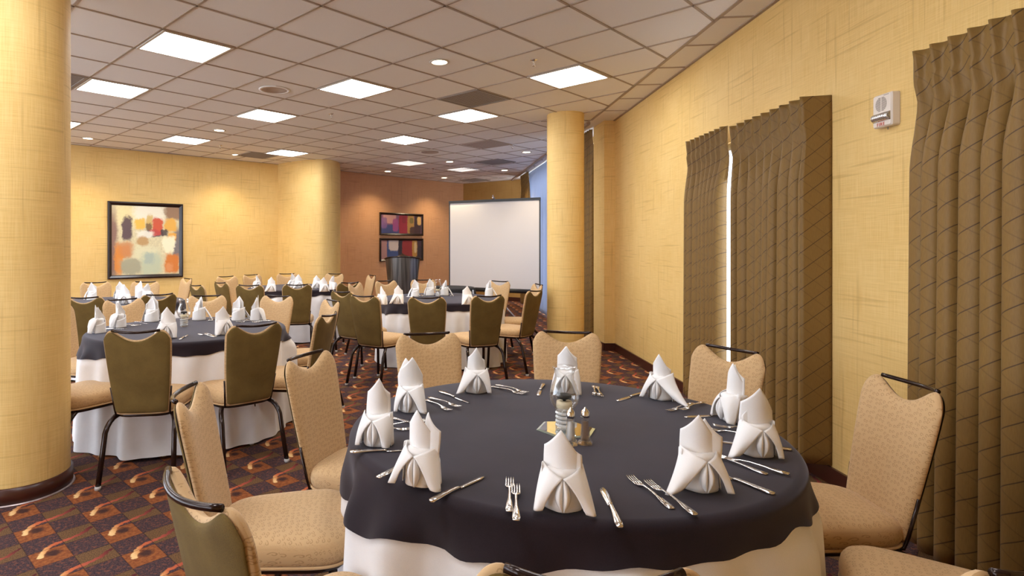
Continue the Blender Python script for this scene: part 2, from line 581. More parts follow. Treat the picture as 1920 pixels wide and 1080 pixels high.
def wall_run(name, pts, mat, z0=0.0, z1=CEIL, thick=0.12, holes=(), smooth=False, outward=1, label=None):
    """vertical wall along a polyline; holes = (s0, s1, z0, z1) openings on a straight wall; solid, UV in metres"""
    mb = MB()
    pts = [Vector((p[0], p[1], 0)) for p in pts]
    s = 0.0
    for k in range(len(pts) - 1):
        a, b = pts[k], pts[k + 1]
        L = (b - a).length
        d = (b - a) / L
        n = Vector((d.y, -d.x, 0)) * outward
        def offs(idx):
            if 0 < idx < len(pts) - 1:
                d0 = (pts[idx] - pts[idx - 1]).normalized(); d1 = (pts[idx + 1] - pts[idx]).normalized()
                m_ = (Vector((d0.y, -d0.x, 0)) + Vector((d1.y, -d1.x, 0))).normalized() * outward
                return m_
            return n
        na, nb = offs(k), offs(k + 1)
        cuts = sorted({0.0, L} | {h[q] for h in holes for q in (0, 1)})
        zc = sorted({z0, z1} | {h[q] for h in holes for q in (2, 3)})
        for c0, c1 in zip(cuts, cuts[1:]):
            for y0, y1 in zip(zc, zc[1:]):
                if any(h[0] <= c0 + 1e-6 and c1 <= h[1] + 1e-6 and h[2] <= y0 + 1e-6 and y1 <= h[3] + 1e-6 for h in holes):
                    continue
                p0, p1 = a + d * c0, a + d * c1
                q0 = p0 + (na if c0 == 0 else n) * thick
                q1 = p1 + (nb if c1 == L else n) * thick
                vs = [(p.x, p.y, z) for z in (y0, y1) for p in (p0, p1, q1, q0)]
                u0, u1 = s + c0, s + c1
                fs = [(0, 1, 5, 4), (1, 2, 6, 5), (2, 3, 7, 6), (3, 0, 4, 7), (0, 3, 2, 1), (4, 5, 6, 7)]
                us = [[(u0, y0), (u1, y0), (u1, y1), (u0, y1)]] + [[(0, y0), (thick, y0), (thick, y1), (0, y1)]] * 3 + [[(u0, 0), (u0, thick), (u1, thick), (u1, 0)]] * 2
                mb.add(vs, fs[:1], us[:1], 0, smooth)
                mb.add(vs, fs[1:], us[1:], 0, False)
        s += L
    if smooth:
        pass
    o = mb.build(name, mat)
    return structure(o, label)


def smooth_poly(pts, n=6):
    out = []
    P = [Vector((p[0], p[1])) for p in pts]
    for k in range(len(P) - 1):
        p0 = P[max(k - 1, 0)]; p1 = P[k]; p2 = P[k + 1]; p3 = P[min(k + 2, len(P) - 1)]
        for q in range(n):
            t = q / n
            out.append(0.5 * ((2 * p1) + (p2 - p0) * t + (2 * p0 - 5 * p1 + 4 * p2 - p3) * t * t + (3 * p1 - p0 - 3 * p2 + p3) * t ** 3))
    out.append(P[-1])
    return out


# plan corners
LW0, LW1 = (-8.2, 7.534), (-2.92, 11.945)
CURVE = [(-2.92, 11.945), (-2.588, 11.62), (-2.28, 11.40), (-1.98, 11.27), (-1.80, 11.33), (-1.67, 11.51), (-1.643, 11.81)]
TW0, TW1 = (-1.79, 12.99), (1.12, 15.66)
EW1 = (2.62, 14.52)
RW = lambda y: 2.26 + 0.040 * y

fl = MB().add([(-8.4, -2.0, 0), (2.9, -2.0, 0), (2.9, 16.4, 0), (-8.4, 16.4, 0), (-8.4, -2.0, -0.1), (2.9, -2.0, -0.1), (2.9, 16.4, -0.1), (-8.4, 16.4, -0.1)],
              [(0, 1, 2, 3), (7, 6, 5, 4), (0, 4, 5, 1), (1, 5, 6, 2), (2, 6, 7, 3), (3, 7, 4, 0)], None, 0, False).build('floor', M['carpet'])
structure(fl, 'dark carpet of rust and purple squares with curved swooshes')
ce = MB().add([(-8.4, -2.0, CEIL), (2.9, -2.0, CEIL), (2.9, 16.4, CEIL), (-8.4, 16.4, CEIL), (-8.4, -2.0, CEIL + .1), (2.9, -2.0, CEIL + .1), (2.9, 16.4, CEIL + .1), (-8.4, 16.4, CEIL + .1)],
              [(3, 2, 1, 0), (4, 5, 6, 7), (0, 1, 5, 4), (1, 2, 6, 5), (2, 3, 7, 6), (3, 0, 4, 7)], None, 0, False).build('ceiling', M['ceil'])
structure(ce, 'suspended ceiling of square grey tiles')

wall_run('wall_left', [LW0, LW1], M['wall'], outward=-1, label='pale yellow grasscloth wall with the square painting')
cv = smooth_poly(CURVE, 6)
wall_run('wall_curved', cv + [Vector(TW0)], M['wall'], outward=-1, smooth=False, thick=0.08, label='rounded yellow wall bulging beside the terracotta wall')
wall_run('wall_back', [TW0, TW1], M['wall_terra'], outward=-1, label='terracotta grasscloth wall behind the lectern')
wall_run('wall_end', [TW1, EW1], M['wall_ochre'], outward=-1, label='ochre wall above the projection screen')
WY0, WY1 = 3.55, 5.10
wall_run('wall_right', [(RW(-1.8), -1.8), (RW(7.79), 7.79)], M['wall'], outward=1, holes=[(WY0 + 1.8, WY1 + 1.8, 0.35, 2.21)],
         label='yellow grasscloth wall with the drapes and fire alarm')
wall_run('wall_pier', [(2.72, 7.79), (2.43, 7.79), (2.42, 8.24), (2.72, 8.24)], M['wall'], outward=1, thick=0.06, label='short yellow pier beside the round column')
wall_run('wall_window', [(2.62, 8.2), (2.62, 14.6)], M['wall'], outward=1, holes=[(0.35, 5.9, 0.12, 2.96)], label='window wall behind the sheer curtain')
wall_run('wall_rear', [(RW(-1.8) + .1, -1.8), (-8.2, -1.8)], M['wall'], outward=1, holes=[(5.3, 10.1, .15, 2.95)])  # opening made for the added fill window behind the camera
wall_run('wall_side', [(-8.1, -1.8), (-8.1, 7.7)], M['wall'], outward=-1, holes=[(.3, 8.8, .15, 2.95)])  # opening made for the added side glazing, out of view

# baseboards
def baseboard(name, pts, thick=0.016, h=0.10):
    mb = MB()
    pts = [Vector((p[0], p[1], 0)) for p in pts]
    for a, b in zip(pts, pts[1:]):
        d = (b - a).normalized(); n = Vector((-d.y, d.x, 0))
        q = [a, b, b + n * thick, a + n * thick]
        mb.prism([(p.x, p.y) for p in q], 0.0, h)
    return structure(mb.build(name, M['base']))


baseboard('baseboard_right', [(RW(-1.8), -1.8), (RW(7.775), 7.775), (2.43, 7.775), (2.42, 8.24)])
baseboard('baseboard_left', [tuple(LW1), tuple(LW0)])
baseboard('baseboard_curved', [tuple(p) for p in reversed(cv)])
baseboard('baseboard_back', [EW1, TW1, TW0])


# ceiling tees clipped to the room
def border_x(y):
    return 2.065 + 0.024 * y if y < 7.76 else 2.251


def half(p):
    """signed distances that must stay positive inside the gridded field"""
    x, y = p
    def side(a, b):
        return (b[0] - a[0]) * (y - a[1]) - (b[1] - a[1]) * (x - a[0])
    return min(2.055 + 0.0255 * y - x, -side(LW0, TW1), x + 8.0, y + 1.7, -side(TW1, EW1) if True else 1)


def clip(p, q, n=240):
    """longest inside run of the segment p-q"""
    ins = [k for k in range(n + 1) if half((p[0] + (q[0] - p[0]) * k / n, p[1] + (q[1] - p[1]) * k / n)) > 0]
    if len(ins) < 2:
        return None
    def refine(k_in, k_out):
        a, b = k_in / n, k_out / n
        for _ in range(18):
            m_ = (a + b) / 2
            if half((p[0] + (q[0] - p[0]) * m_, p[1] + (q[1] - p[1]) * m_)) > 0:
                a = m_
            else:
                b = m_
        return (p[0] + (q[0] - p[0]) * a, p[1] + (q[1] - p[1]) * a)
    s = refine(ins[0], ins[0] - 1) if ins[0] > 0 else p
    e = refine(ins[-1], ins[-1] + 1) if ins[-1] < n else q
    return s, e


def bar(mb, a, b, w=0.018, z0=CEIL - 0.006, z1=CEIL + 0.001):
    a, b = Vector((a[0], a[1])), Vector((b[0], b[1]))
    d = (b - a).normalized(); n = Vector((-d.y, d.x)) * w / 2
    mb.prism([a - n, b - n, b + n, a + n], z0, z1)


tees = MB()
for j in range(-13, 10):
    r = clip(grid_pt(-14, j), grid_pt(19, j))
    if r:
        bar(tees, *r)
for i in range(-14, 20):
    r = clip(grid_pt(i, -13), grid_pt(i, 10))
    if r:
        bar(tees, *r)
structure(tees.build('trim_1', M['tee']), 'thin metal grid between the ceiling tiles')
bt = MB()
bar(bt, (2.023, -1.75), (2.251, 7.76), 0.03)
bar(bt, (2.251, 7.76), (1.6, 7.84), 0.022)
bar(bt, (2.251, 7.9), (2.275, 14.7), 0.05, CEIL - 0.03)
for y in (1.2, 1.83, 2.44, 3.05, 3.66, 4.27, 4.87, 5.48, 6.06, 6.63, 7.22):
    bar(bt, (2.06 + 0.024 * y, y), (RW(y), y - 0.03), 0.02)
structure(bt.build('trim_2', M['tee']), 'border tees along the right-hand wall')
wa = MB()
for a, b in (((RW(-1.7) - .012, -1.7), (RW(7.78) - .012, 7.78)), (LW0, LW1), (TW0, TW1), (TW1, EW1)):
    d = (Vector(b) - Vector(a)).normalized()
    bar(wa, a, b, 0.03, CEIL - 0.008)
structure(wa.build('trim_3', M['tee']), 'dark wall angle where ceiling meets walls')


# columns
def column(cx, cy, r, label):
    mb = MB()
    n = 64
    mb.grid(lambda u, w: (cx + r * math.cos(u * 2 * PI), cy + r * math.sin(u * 2 * PI), w * CEIL), n, 1, True,
            lambda u, w: (u * 2 * PI * r, w * CEIL))
    o = structure(mb.build('column', M['wall']), label)
    b = MB().lathe([(r + .001, .0), (r + .014, .0), (r + .014, .088), (r + .001, .092)], n, (cx, cy, 0)).build('column_baseboard', M['base'])
    s = MB().lathe([(r + .014, .0), (r + .024, .0), (r + .022, .006), (r + .014, .009)], n, (cx, cy, 0)).build('column_shoe_strip', M['shoe'])
    b.parent = o; s.parent = o
    return o


column(-2.31, 3.37, 0.255, 'thick round yellow column with dark baseboard beside the near chairs')
column(1.83, 7.45, 0.229, 'round yellow column standing before the window wall')

# windows
def window(name, x, y0, y1, z0, z1, nx, parts):
    o = empty(name, (x, (y0 + y1) / 2, z0))
    structure(o)
    fr = MB()
    w = 0.05
    cy = (y0 + y1) / 2
    for yy in (y0 + w / 2, y1 - w / 2):
        fr.box((0, yy - cy, (z1 - z0) / 2), (0.05, w, z1 - z0))
    for zz in (w / 2, z1 - z0 - w / 2):
        fr.box((0, 0, zz), (0.05, y1 - y0 - 2 * w, w))
    for k in range(1, nx):
        fr.box((0, y0 + (y1 - y0) * k / nx - cy, (z1 - z0) / 2), (0.05, 0.04, z1 - z0 - 2 * w))
    f_ = fr.build('window_frame', M['frame_white'], o)
    p = MB().box((0.0, 0, (z1 - z0) / 2), (0.006, y1 - y0 - 2 * w, z1 - z0 - 2 * w)).build('window_pane', M['pane'], o)
    f_['kind'] = 'structure'; p['kind'] = 'structure'
    return o


window('window_1', RW(4.2) + 0.09, WY0, WY1, 0.35, 2.21, 2, 0)
window('window_2', 2.69, 8.55, 14.1, 0.12, 2.96, 4, 0)


window('added_fill_window_3', -8.17, -1.5, 7.0, 0.15, 2.95, 6, 0)      # unseen glazing, added to bring soft daylight fill from the left

w4 = window('added_fill_window_4', -1.87, 0, 4.8, 0.15, 2.95, 4, 0)  # unseen window added behind the camera for cool fill light
w4.rotation_euler = (0, 0, PI / 2)
w4.location = ((2.288 - 5.3) - 2.4, -1.87, .15)

# ------------------------------------------------------------------ ceiling fittings
def troffer(i, j, label, dim=False, group='square ceiling lights'):
    x, y = grid_pt(i, j)
    t = empty('ceiling_light', (x, y, CEIL), TH)
    tag(t, label, 'ceiling light', group)
    h = GT / 2 - 0.012
    fr = MB()
    w = 0.022
    for sg in (-1, 1):
        fr.box((sg * (h - w / 2), 0, -0.006), (w, 2 * h, 0.012))
        fr.box((0, sg * (h - w / 2), -0.006), (2 * h - 2 * w, w, 0.012))
    fr.build('light_frame', M['white_metal'], t)
    d = h - w
    MB().grid(lambda u, v: ((u - .5) * 2 * d, (.5 - v) * 2 * d, -0.003), 1, 1, smooth=False).build('diffuser', M['light_dim' if dim else 'light'], t)
    return t


for i, j, lab in ((.5, -1.5, 'bright square ceiling light, largest one in view, near the first column'),
                  (.5, -4.5, 'bright square ceiling light next behind the largest one'),
                  (.5, -8.5, 'bright square ceiling light half hidden by the near column'),
                  (3.5, -1.5, 'bright square ceiling light beside the round speaker grille'),
                  (3.5, -4.5, 'bright square ceiling light between two sprinklers, over the middle of the room'),
                  (5.5, 1.5, 'bright square ceiling light beside a sprinkler, closest to the drapes'),
                  (6.5, -1.5, 'bright square ceiling light touching the grey square vent'),
                  (7.5, -4.5, 'bright square ceiling light in front of the smooth round speaker'),
                  (3.5, -8.5, 'bright square ceiling light above the square painting'),
                  (6.5, -8.5, 'bright square ceiling light just before the rounded wall')):
    troffer(i, j, lab)
troffer(10.5, -7.5, 'dim square ceiling light, nearer of the two unlit ones', True)
troffer(13.0, -7.3, 'dim square ceiling light, farther of the two unlit ones', True)
for i, j in ((.5, 4.5), (-2.5, 1.5), (-2.5, -1.5), (-2.5, 4.5), (-5.5, 1.5), (-2.5, -5.5)):  # out-of-view lights, added on the grid pattern to fill the near end
    troffer(i, j, 'unseen square ceiling light added for fill over the near end of the room')


def downlight(px, py, label, watts=85, wash=True):
    x, y = ((px - CX) * F * (CEIL - CAM_H) / (YH - py) / F, F * (CEIL - CAM_H) / (YH - py))
    t = empty('recessed_downlight', (x, y, CEIL))
    tag(t, label, 'downlight', 'recessed ceiling downlights')
    MB().lathe([(.068, -.001), (.092, -.001), (.092, -.006), (.082, -.010), (.070, -.008), (.068, -.001)], 28).build('trim_ring', M['white_metal'], t)
    MB().lathe([(.068, -.004), (.0, -.004)], 28).build('lamp', M['lamp'], t)
    li = bpy.data.lights.new('downlight_beam', 'SPOT')
    li.energy = watts; li.color = (1.0, 0.80, 0.52); li.spot_size = 2.1; li.spot_blend = 0.85; li.shadow_soft_size = 0.06
    lo = bpy.data.objects.new('downlight_beam', li)
    COL.objects.link(lo); lo.location = (0, 0, -0.03); lo.parent = t
    return t


for px, py, lab in ((824, 116, 'round downlight, largest one, alone in the middle of the ceiling'),
                    (165, 259, 'round downlight close to the near column and yellow wall'),
                    (411, 244, 'round downlight above and beyond the square painting'),
                    (443, 290, 'round downlight where the yellow wall meets the ceiling'),
                    (727, 321, 'round downlight just before the terracotta wall'),
                    (843, 303, 'round downlight between the two dim square lights'),
                    (833, 333, 'round downlight farthest back, close to the terracotta corner'),
                    (987, 285, 'round downlight beside the round column near the sheer'),
                    (946, 319, 'round downlight above the projection screen')):
    downlight(px, py, lab)


def grille(i, j, label, mat, cat='air vent', name='ceiling_vent', drop=0.006):
    x, y = grid_pt(i, j)
    t = empty(name, (x, y, CEIL), TH)
    tag(t, label, cat, 'square ceiling grilles')
    h = GT / 2 - 0.012
    fr = MB()
    for sg in (-1, 1):
        fr.box((sg * (h - .012), 0, -0.006), (.024, 2 * h, .012))
        fr.box((0, sg * (h - .012), -0.006), (2 * h - .048, .024, .012))
    fr.build('vent_frame', mat, t)
    g = MB()
    g.box((0, 0, -drop / 2), (2 * h - .05, 2 * h - .05, drop))
    for k in range(1, 14):
        g.box((0, -h + .025 + (2 * h - .05) * k / 14, -drop - .001), (2 * h - .06, .012, .003))
    g.build('vent_louvers', mat, t)
    return t


grille(5.5, -.5, 'grey square ceiling vent touching a bright square light', M['vent'])
grille(9.5, -3.4, 'pale square return panel with dark edge, before the round column', M['speaker'])
grille(12.3, -5.3, 'grey square ceiling vent beyond the pale panel', M['vent'])
grille(15.9, -9.2, 'dark square ceiling vent farthest back by the ochre wall', M['slot'])
grille(6.1, -9.5, 'brown square ceiling vent beside the rounded wall', M['vent'])
grille(-.5, -4.5, 'brown square ceiling vent half hidden by the near column', M['vent'])


def speaker(px, py, label, r, two):
    y = F * (CEIL - CAM_H) / (YH - py); x = (px - CX) * y / F
    t = empty('ceiling_speaker', (x, y, CEIL))
    tag(t, label, 'ceiling speaker', 'round ceiling speakers')
    MB().lathe([(r * .8, -.001), (r, -.001), (r, -.008), (r * .8, -.010), (r * .8, -.001)], 32).build('speaker_ring', M['speaker' if not two else 'ceil'], t)
    MB().lathe([(r * .8, -.006), (r * .5, -.007), (r * .48, -.004), (0, -.006)], 32).build('grille_disc', M['speaker'], t)


speaker(515, 168, 'round ceiling speaker with ringed grille near the bright lights', .165, True)
speaker(806, 285, 'smooth round ceiling speaker farther back', .155, False)


def sprinkler(px, py, label):
    y = F * (CEIL - CAM_H) / (YH - py); x = (px - CX) * y / F
    t = empty('fire_sprinkler', (x, y, CEIL))
    tag(t, label, 'sprinkler', 'ceiling fire sprinklers')
    MB().lathe([(0, 0), (.032, 0), (.032, -.004), (.018, -.008), (.012, -.012), (0, -.012)], 16).build('escutcheon', M['chrome'], t)
    b = MB()
    b.tube([(0, 0, -.01), (0, 0, -.03)], .008, 8)
    b.tube([(0, 0, -.028), (.012, 0, -.04), (.004, 0, -.058)], .003, 6)
    b.tube([(0, 0, -.028), (-.012, 0, -.04), (-.004, 0, -.058)], .003, 6)
    b.build('sprinkler_body', M['chrome'], t)
    MB().lathe([(0, -.056), (.014, -.057), (.014, -.060), (0, -.061)], 12).build('deflector', M['chrome'], t)


for px, py, lab in ((1001, 112, 'chrome sprinkler beside the light nearest the drapes'),
                    (621, 213, 'chrome sprinkler over the middle of the room'),
                    (413, 272, 'chrome sprinkler before the yellow wall'),
                    (961, 272, 'chrome sprinkler just before the round column'),
                    (812, 316, 'chrome sprinkler between far downlights'),
                    (864, 334, 'chrome sprinkler beside the farthest dark vent')):
    sprinkler(px, py, lab)


# ------------------------------------------------------------------ drapes
def drape(name, label, p0, p1, z0, z1, pleat, amp, mat, seed, heading=0.11, group=None, extra=2.0, fan=0.0, ret=None, pull=(0, 0)):
    """pinch-pleated panel hanging along p0-p1 (plan points); folds stand out to the left of the run"""
    r = random.Random(seed)
    a, b = Vector((p0[0], p0[1], 0)), Vector((p1[0], p1[1], 0))
    L = (b - a).length; d = (b - a) / L; n = Vector((-d.y, d.x, 0))
    K = max(2, round(L / pleat))
    ph = [r.uniform(-.35, .35) for _ in range(K + 2)]
    am = [r.uniform(.62, 1.2) for _ in range(K + 2)]
    nu, nv = K * 14, 40
    zs = [0, .35 * heading, .7 * heading, heading]
    H = z1 - z0
    rows = zs + [heading + (H - heading) * ((k / (nv - 3)) ** 1.15) for k in range(1, nv - 2)]
    nv = len(rows) - 1

    def fn(u, w):
        dz = rows[round(w * nv)]
        z = z1 - dz
        q = u * (K - .5) + .5 if ret else u * K
        k = min(int(q), K - 1); fr = q - k
        if dz <= heading + 1e-6:                         # buckram heading: narrow pinches on a flat band
            f = math.exp(-((fr - .5) / .13) ** 2)
            off = .52 * amp + (.040 - .012 * dz / heading) * math.exp(-((fr - .5) / (.20 - .11 * dz / heading)) ** 2)
            sx = 0.0
        else:
            t = min(1, (dz - heading) / (.20 * H))
            t = t * t * (3 - 2 * t)
            low = (dz - heading) / (H - heading)
            wob = ph[k] * (1 - abs(2 * fr - 1)) * t
            c1 = .5 - .5 * math.cos(2 * PI * (fr + wob * .5))
            e = min(1, abs(2 * min(max(fr + wob * .35, 0), 1) - 1) / .80)      # round ridge, narrow deep valley
            c1 = math.sqrt(max(0.0, 1 - e * e)) ** .85
            f0 = math.exp(-((fr - .5) / .16) ** 2)
            A = amp * am[k] * (1 - abs(fr - .5)) if False else amp * (am[k] * (1 - fr) + am[k + 1] * fr)
            off = (1 - t) * (.52 * amp - .25 * amp * min(1, 5 * t) + .034 * f0) + t * (.008 + A * c1 * (1 + .12 * low))
            off += .012 * low * math.sin(2.2 * PI * u + seed)
            sx = t * .42 * pleat * math.sin(2 * PI * fr) * (-.55) * (1 - .3 * am[k]) + t * .25 * pleat * ph[k] * c1 + t * (pull[0] * (1 - u) ** 2 + pull[1] * u ** 2)
        p = a + d * (u * L + sx) + n * off
        return (p.x, p.y, z)
    mb = MB().grid(fn, nu, nv, False, lambda u, w: (u * L * extra, z1 - rows[round(w * nv)]))
    if ret:
        def side(u, w):
            e = Vector(fn(0, w))
            f_ = Vector((ret[0], ret[1], e.z))
            return tuple(f_.lerp(e, u))
        mb.grid(side, 8, nv, False, lambda u, w: ((u - 1) * .2, z1 - rows[round(w * nv)]))
    o = mb.build(name, mat)
    so = o.modifiers.new('cloth_thickness', 'SOLIDIFY'); so.thickness = .003; so.offset = 0
    tag(o, label, 'drape' if mat is M['drape'] else 'curtain', group)
    return o


G_D = 'pleated olive brown drapes'
DX = lambda y: RW(y) - 0.075
drape('pleated_drape', 'olive brown diamond-stitched drape panel beside the bright gap, away from the alarm', (DX(4.44), 4.44), (DX(5.16), 5.16), .10, 2.30, .088, .085, M['drape'], 3, group=G_D, pull=(.09, 0))
drape('pleated_drape', 'wide olive brown drape panel between the bright gap and the fire alarm', (DX(3.46), 3.46), (DX(4.37), 4.37), .11, 2.27, .098, .095, M['drape'], 5, group=G_D, pull=(0, -.08), ret=(RW(3.42) - .004, 3.42))
drape('pleated_drape', 'brown diamond-stitched drape beyond the fire alarm, beside the bare chair seat', (DX(1.2), 1.2), (DX(2.67), 2.67), .07, 2.262, .092, .095, M['drape'], 8, group=G_D)
drape('pleated_drape', 'narrow dark olive drape between round column and yellow pier', (2.455, 8.262), (2.42, 8.98), .05, CEIL - .02, .09, .085, M['drape'], 9, group=G_D)
drape('pleated_drape', 'dark brown drape stacked behind the projection screen', (2.42, 13.0), (2.42, 13.9), .05, CEIL - .02, .09, .08, M['drape'], 10, group=G_D)
drape('sheer_curtain', 'bluish white sheer curtain glowing behind the round column', (2.50, 9.02), (2.50, 13.3), .04, CEIL - .02, .11, .07, M['sheer'], 12)


# ------------------------------------------------------------------ pictures, alarm
def framed(name, label, p0, p1, z0, z1, mat, fw, group=None, depth=.035):
    """p0-p1: plan points on the wall, seen from the room with p0 first"""
    a, b = Vector((p0[0], p0[1], 0)), Vector((p1[0], p1[1], 0))
    L = (b - a).length
    rz = math.atan2(b.y - a.y, b.x - a.x)
    t = empty(name, ((a.x + b.x) / 2, (a.y + b.y) / 2, z0), rz)
    tag(t, label, 'picture', group)
    H = z1 - z0
    fr = MB()
    prof = [(0, 0), (0, -depth), (fw * .35, -depth - .008), (fw * .8, -depth * .75), (fw, -depth * .5), (fw, 0)]
    cs = [(-L / 2, 0, 1, 1), (L / 2, 0, -1, 1), (L / 2, H, -1, -1), (-L / 2, H, 1, -1)]
    vs, fs = [], []
    for x, z, sx, sz in cs:
        vs += [(x + sx * q, y, z + sz * q) for q, y in prof]
    m_ = len(prof)
    for k in range(4):
        k2 = (k + 1) % 4
        for q in range(m_ - 1):
            fs.append((k * m_ + q, k2 * m_ + q, k2 * m_ + q + 1, k * m_ + q + 1))
    fr.add(vs, fs, None, 0, False).build('picture_frame', M['art_frame'], t)
    w, h = L / 2 - fw * .9, H / 2 - fw * .9
    MB().grid(lambda u, v: ((2 * u - 1) * w, -depth * .45, H / 2 + (2 * v - 1) * h), 1, 1, False, lambda u, v: (u, v), smooth=False).build('canvas', mat, t)
    return t


CRM = (0.84, 0.74, 0.46); SAGE = (0.52, 0.58, 0.42); GRN = (0.30, 0.30, 0.22); ORG = (0.72, 0.26, 0.04); PLUM = (0.09, 0.05, 0.07)
A1 = abstract('abstract_canvas', (0.78, 0.70, 0.44), [
    (.0, .42, .09, .55, (0.22, 0.11, 0.10), .8, .9), (.30, .86, .24, .16, (0.86, 0.74, 0.38), .8, .8),
    (.55, .90, .26, .13, (0.90, 0.86, 0.70), .7, .9), (.92, .92, .15, .12, (0.30, 0.17, 0.10), .6, .95), (.96, .45, .07, .26, (0.12, 0.10, 0.14), .7, .85),
    (.22, .66, .08, .18, PLUM, .5, .95), (.41, .74, .085, .085, (0.86, 0.52, 0.08), .5, .95), (.55, .76, .05, .13, (0.66, 0.46, 0.14), .6, .9),
    (.54, .68, .05, .06, (0.16, 0.09, 0.05), .6, .85), (.67, .72, .075, .12, (0.62, 0.09, 0.04), .5, .97), (.60, .60, .15, .05, (0.07, 0.05, 0.09), .6, .95), (.64, .615, .10, .045, (0.60, 0.08, 0.06), .6, .85),
    (.86, .73, .10, .10, (0.78, 0.42, 0.07), .5, .95), (.88, .55, .07, .075, (0.80, 0.40, 0.06), .5, .95), (.76, .62, .06, .05, (0.05, 0.04, 0.05), .5, .9),
    (.48, .59, .14, .05, (0.87, 0.84, 0.72), .6, .9), (.44, .49, .09, .08, (0.50, 0.30, 0.12), .6, .9),
    (.83, .44, .10, .13, (0.92, 0.86, 0.62), .5, .97), (.18, .36, .14, .12, (0.58, 0.28, 0.12), .6, .95), (.10, .20, .06, .22, ORG, .6, .9), (.18, .35, .09, .07, (0.62, 0.24, 0.08), .6, .7),
    (.50, .30, .20, .13, (0.74, 0.72, 0.48), .7, .9), (.28, .13, .16, .12, (0.38, 0.37, 0.26), .5, .95), (.57, .16, .16, .18, SAGE, .6, .95), (.54, .24, .08, .09, (0.40, 0.48, 0.42), .7, .8),
    (.88, .16, .12, .15, (0.66, 0.20, 0.035), .5, .97), (.85, .11, .06, .06, (0.75, 0.33, 0.14), .7, .7)], 6, .13)
A2 = abstract('upper_collage_canvas', (0.25, 0.10, 0.17), [
    (.20, .20, .24, .26, (0.06, 0.07, 0.19), .15, 1), (.20, .86, .16, .34, (0.66, 0.34, 0.28), .25, .9), (.07, .55, .07, .3, (0.24, 0.12, 0.28), .2, .8), (.34, .45, .07, .35, (0.38, 0.07, 0.22), .2, .9),
    (.53, .5, .11, .6, (0.34, 0.015, 0.03), .12, 1), (.55, .75, .05, .2, (0.22, 0.01, 0.02), .4, .8), (.72, .5, .09, .6, (0.44, 0.24, 0.05), .12, 1), (.74, .72, .05, .16, (0.16, 0.13, 0.03), .4, .9),
    (.90, .5, .09, .6, (0.04, 0.015, 0.012), .1, 1), (.935, .72, .05, .24, (0.62, 0.38, 0.12), .2, .95), (.82, .12, .13, .28, (0.055, 0.018, 0.014), .3, .95)], 4, .03)
A3 = abstract('lower_collage_canvas', (0.06, 0.02, 0.025), [
    (.06, .5, .09, .6, (0.42, 0.22, 0.20), .15, 1), (.27, .5, .14, .6, (0.05, 0.08, 0.22), .12, 1), (.30, .86, .13, .42, (0.62, 0.52, 0.46), .2, .95),
    (.46, .5, .05, .6, (0.02, 0.012, 0.02), .12, 1), (.64, .5, .14, .6, (0.28, 0.018, 0.012), .15, 1), (.82, .6, .07, .5, (0.46, 0.23, 0.03), .2, .95), (.84, .62, .035, .30, (0.64, 0.48, 0.24), .3, .9),
    (.95, .3, .05, .4, (0.03, 0.012, 0.012), .2, 1)], 4, .03)


def on_line(px, a, b):
    """plan point where the sight line of column px meets the wall line a-b"""
    k = (px - CX) / F
    dx, dy = b[0] - a[0], b[1] - a[1]
    t = (k * a[1] - a[0]) / (dx - k * dy)
    return (a[0] + dx * t, a[1] + dy * t)


def z_at(p, py):
    return CAM_H + (YH - py) * p[1] / F


def inset(p, q, d):
    v = Vector((q[0] - p[0], q[1] - p[1])).normalized()
    n = Vector((v.y, -v.x)) * d
    return (p[0] + n.x, p[1] + n.y), (q[0] + n.x, q[1] + n.y)


p, q = on_line(201, LW0, LW1), on_line(342, LW0, LW1)
zt, zb = (z_at(p, 377) + z_at(q, 383)) / 2, (z_at(p, 524) + z_at(q, 519)) / 2
p, q = inset(p, q, .004)
framed('framed_painting', 'large square abstract painting in black frame on the pale yellow wall', p, q, zb, zt, A1, .065)
p, q = on_line(711, TW0, TW1), on_line(792, TW0, TW1)
zt, zb = (z_at(p, 398) + z_at(q, 402)) / 2, (z_at(p, 442) + z_at(q, 441)) / 2
zt2, zb2 = (z_at(p, 447) + z_at(q, 447)) / 2, (z_at(p, 491) + z_at(q, 488)) / 2
p, q = inset(p, q, .004)
framed('framed_collage', 'long framed collage, upper of the pair on the terracotta wall', p, q, zb, zt, A2, .05, 'pair of long framed collages')
framed('framed_collage', 'long framed collage, lower of the pair, partly behind the lectern', p, q, zb2, zt2, A3, .05, 'pair of long framed collages')

# fire alarm on the right-hand wall
ay = 2.26 / ((1670 - CX) / F - .040)
az = CAM_H + (YH - 207) * ay / F
al = empty('fire_alarm', (RW(ay) - .002, ay, az), -PI / 2 - math.atan(.04))      # local +x runs toward the viewer along the wall, -y into the room
tag(al, 'ivory fire alarm with strobe on the yellow wall between two drapes', 'fire alarm')
W_, H_ = .128, .168
hb = MB()
def plate(u, w):
    pass
prof = [(-.5, -.5), (.5, -.5), (.5, .5), (-.5, .5)]
def rr(wd, ht, rad, n=5):
    out = []
    for cx_, cz_, a0 in ((wd / 2 - rad, ht / 2 - rad, 0), (-wd / 2 + rad, ht / 2 - rad, PI / 2), (-wd / 2 + rad, -ht / 2 + rad, PI), (wd / 2 - rad, -ht / 2 + rad, 1.5 * PI)):
        out += [(cx_ + rad * math.cos(a0 + k * PI / 2 / n), cz_ + rad * math.sin(a0 + k * PI / 2 / n)) for k in range(n + 1)]
    return out


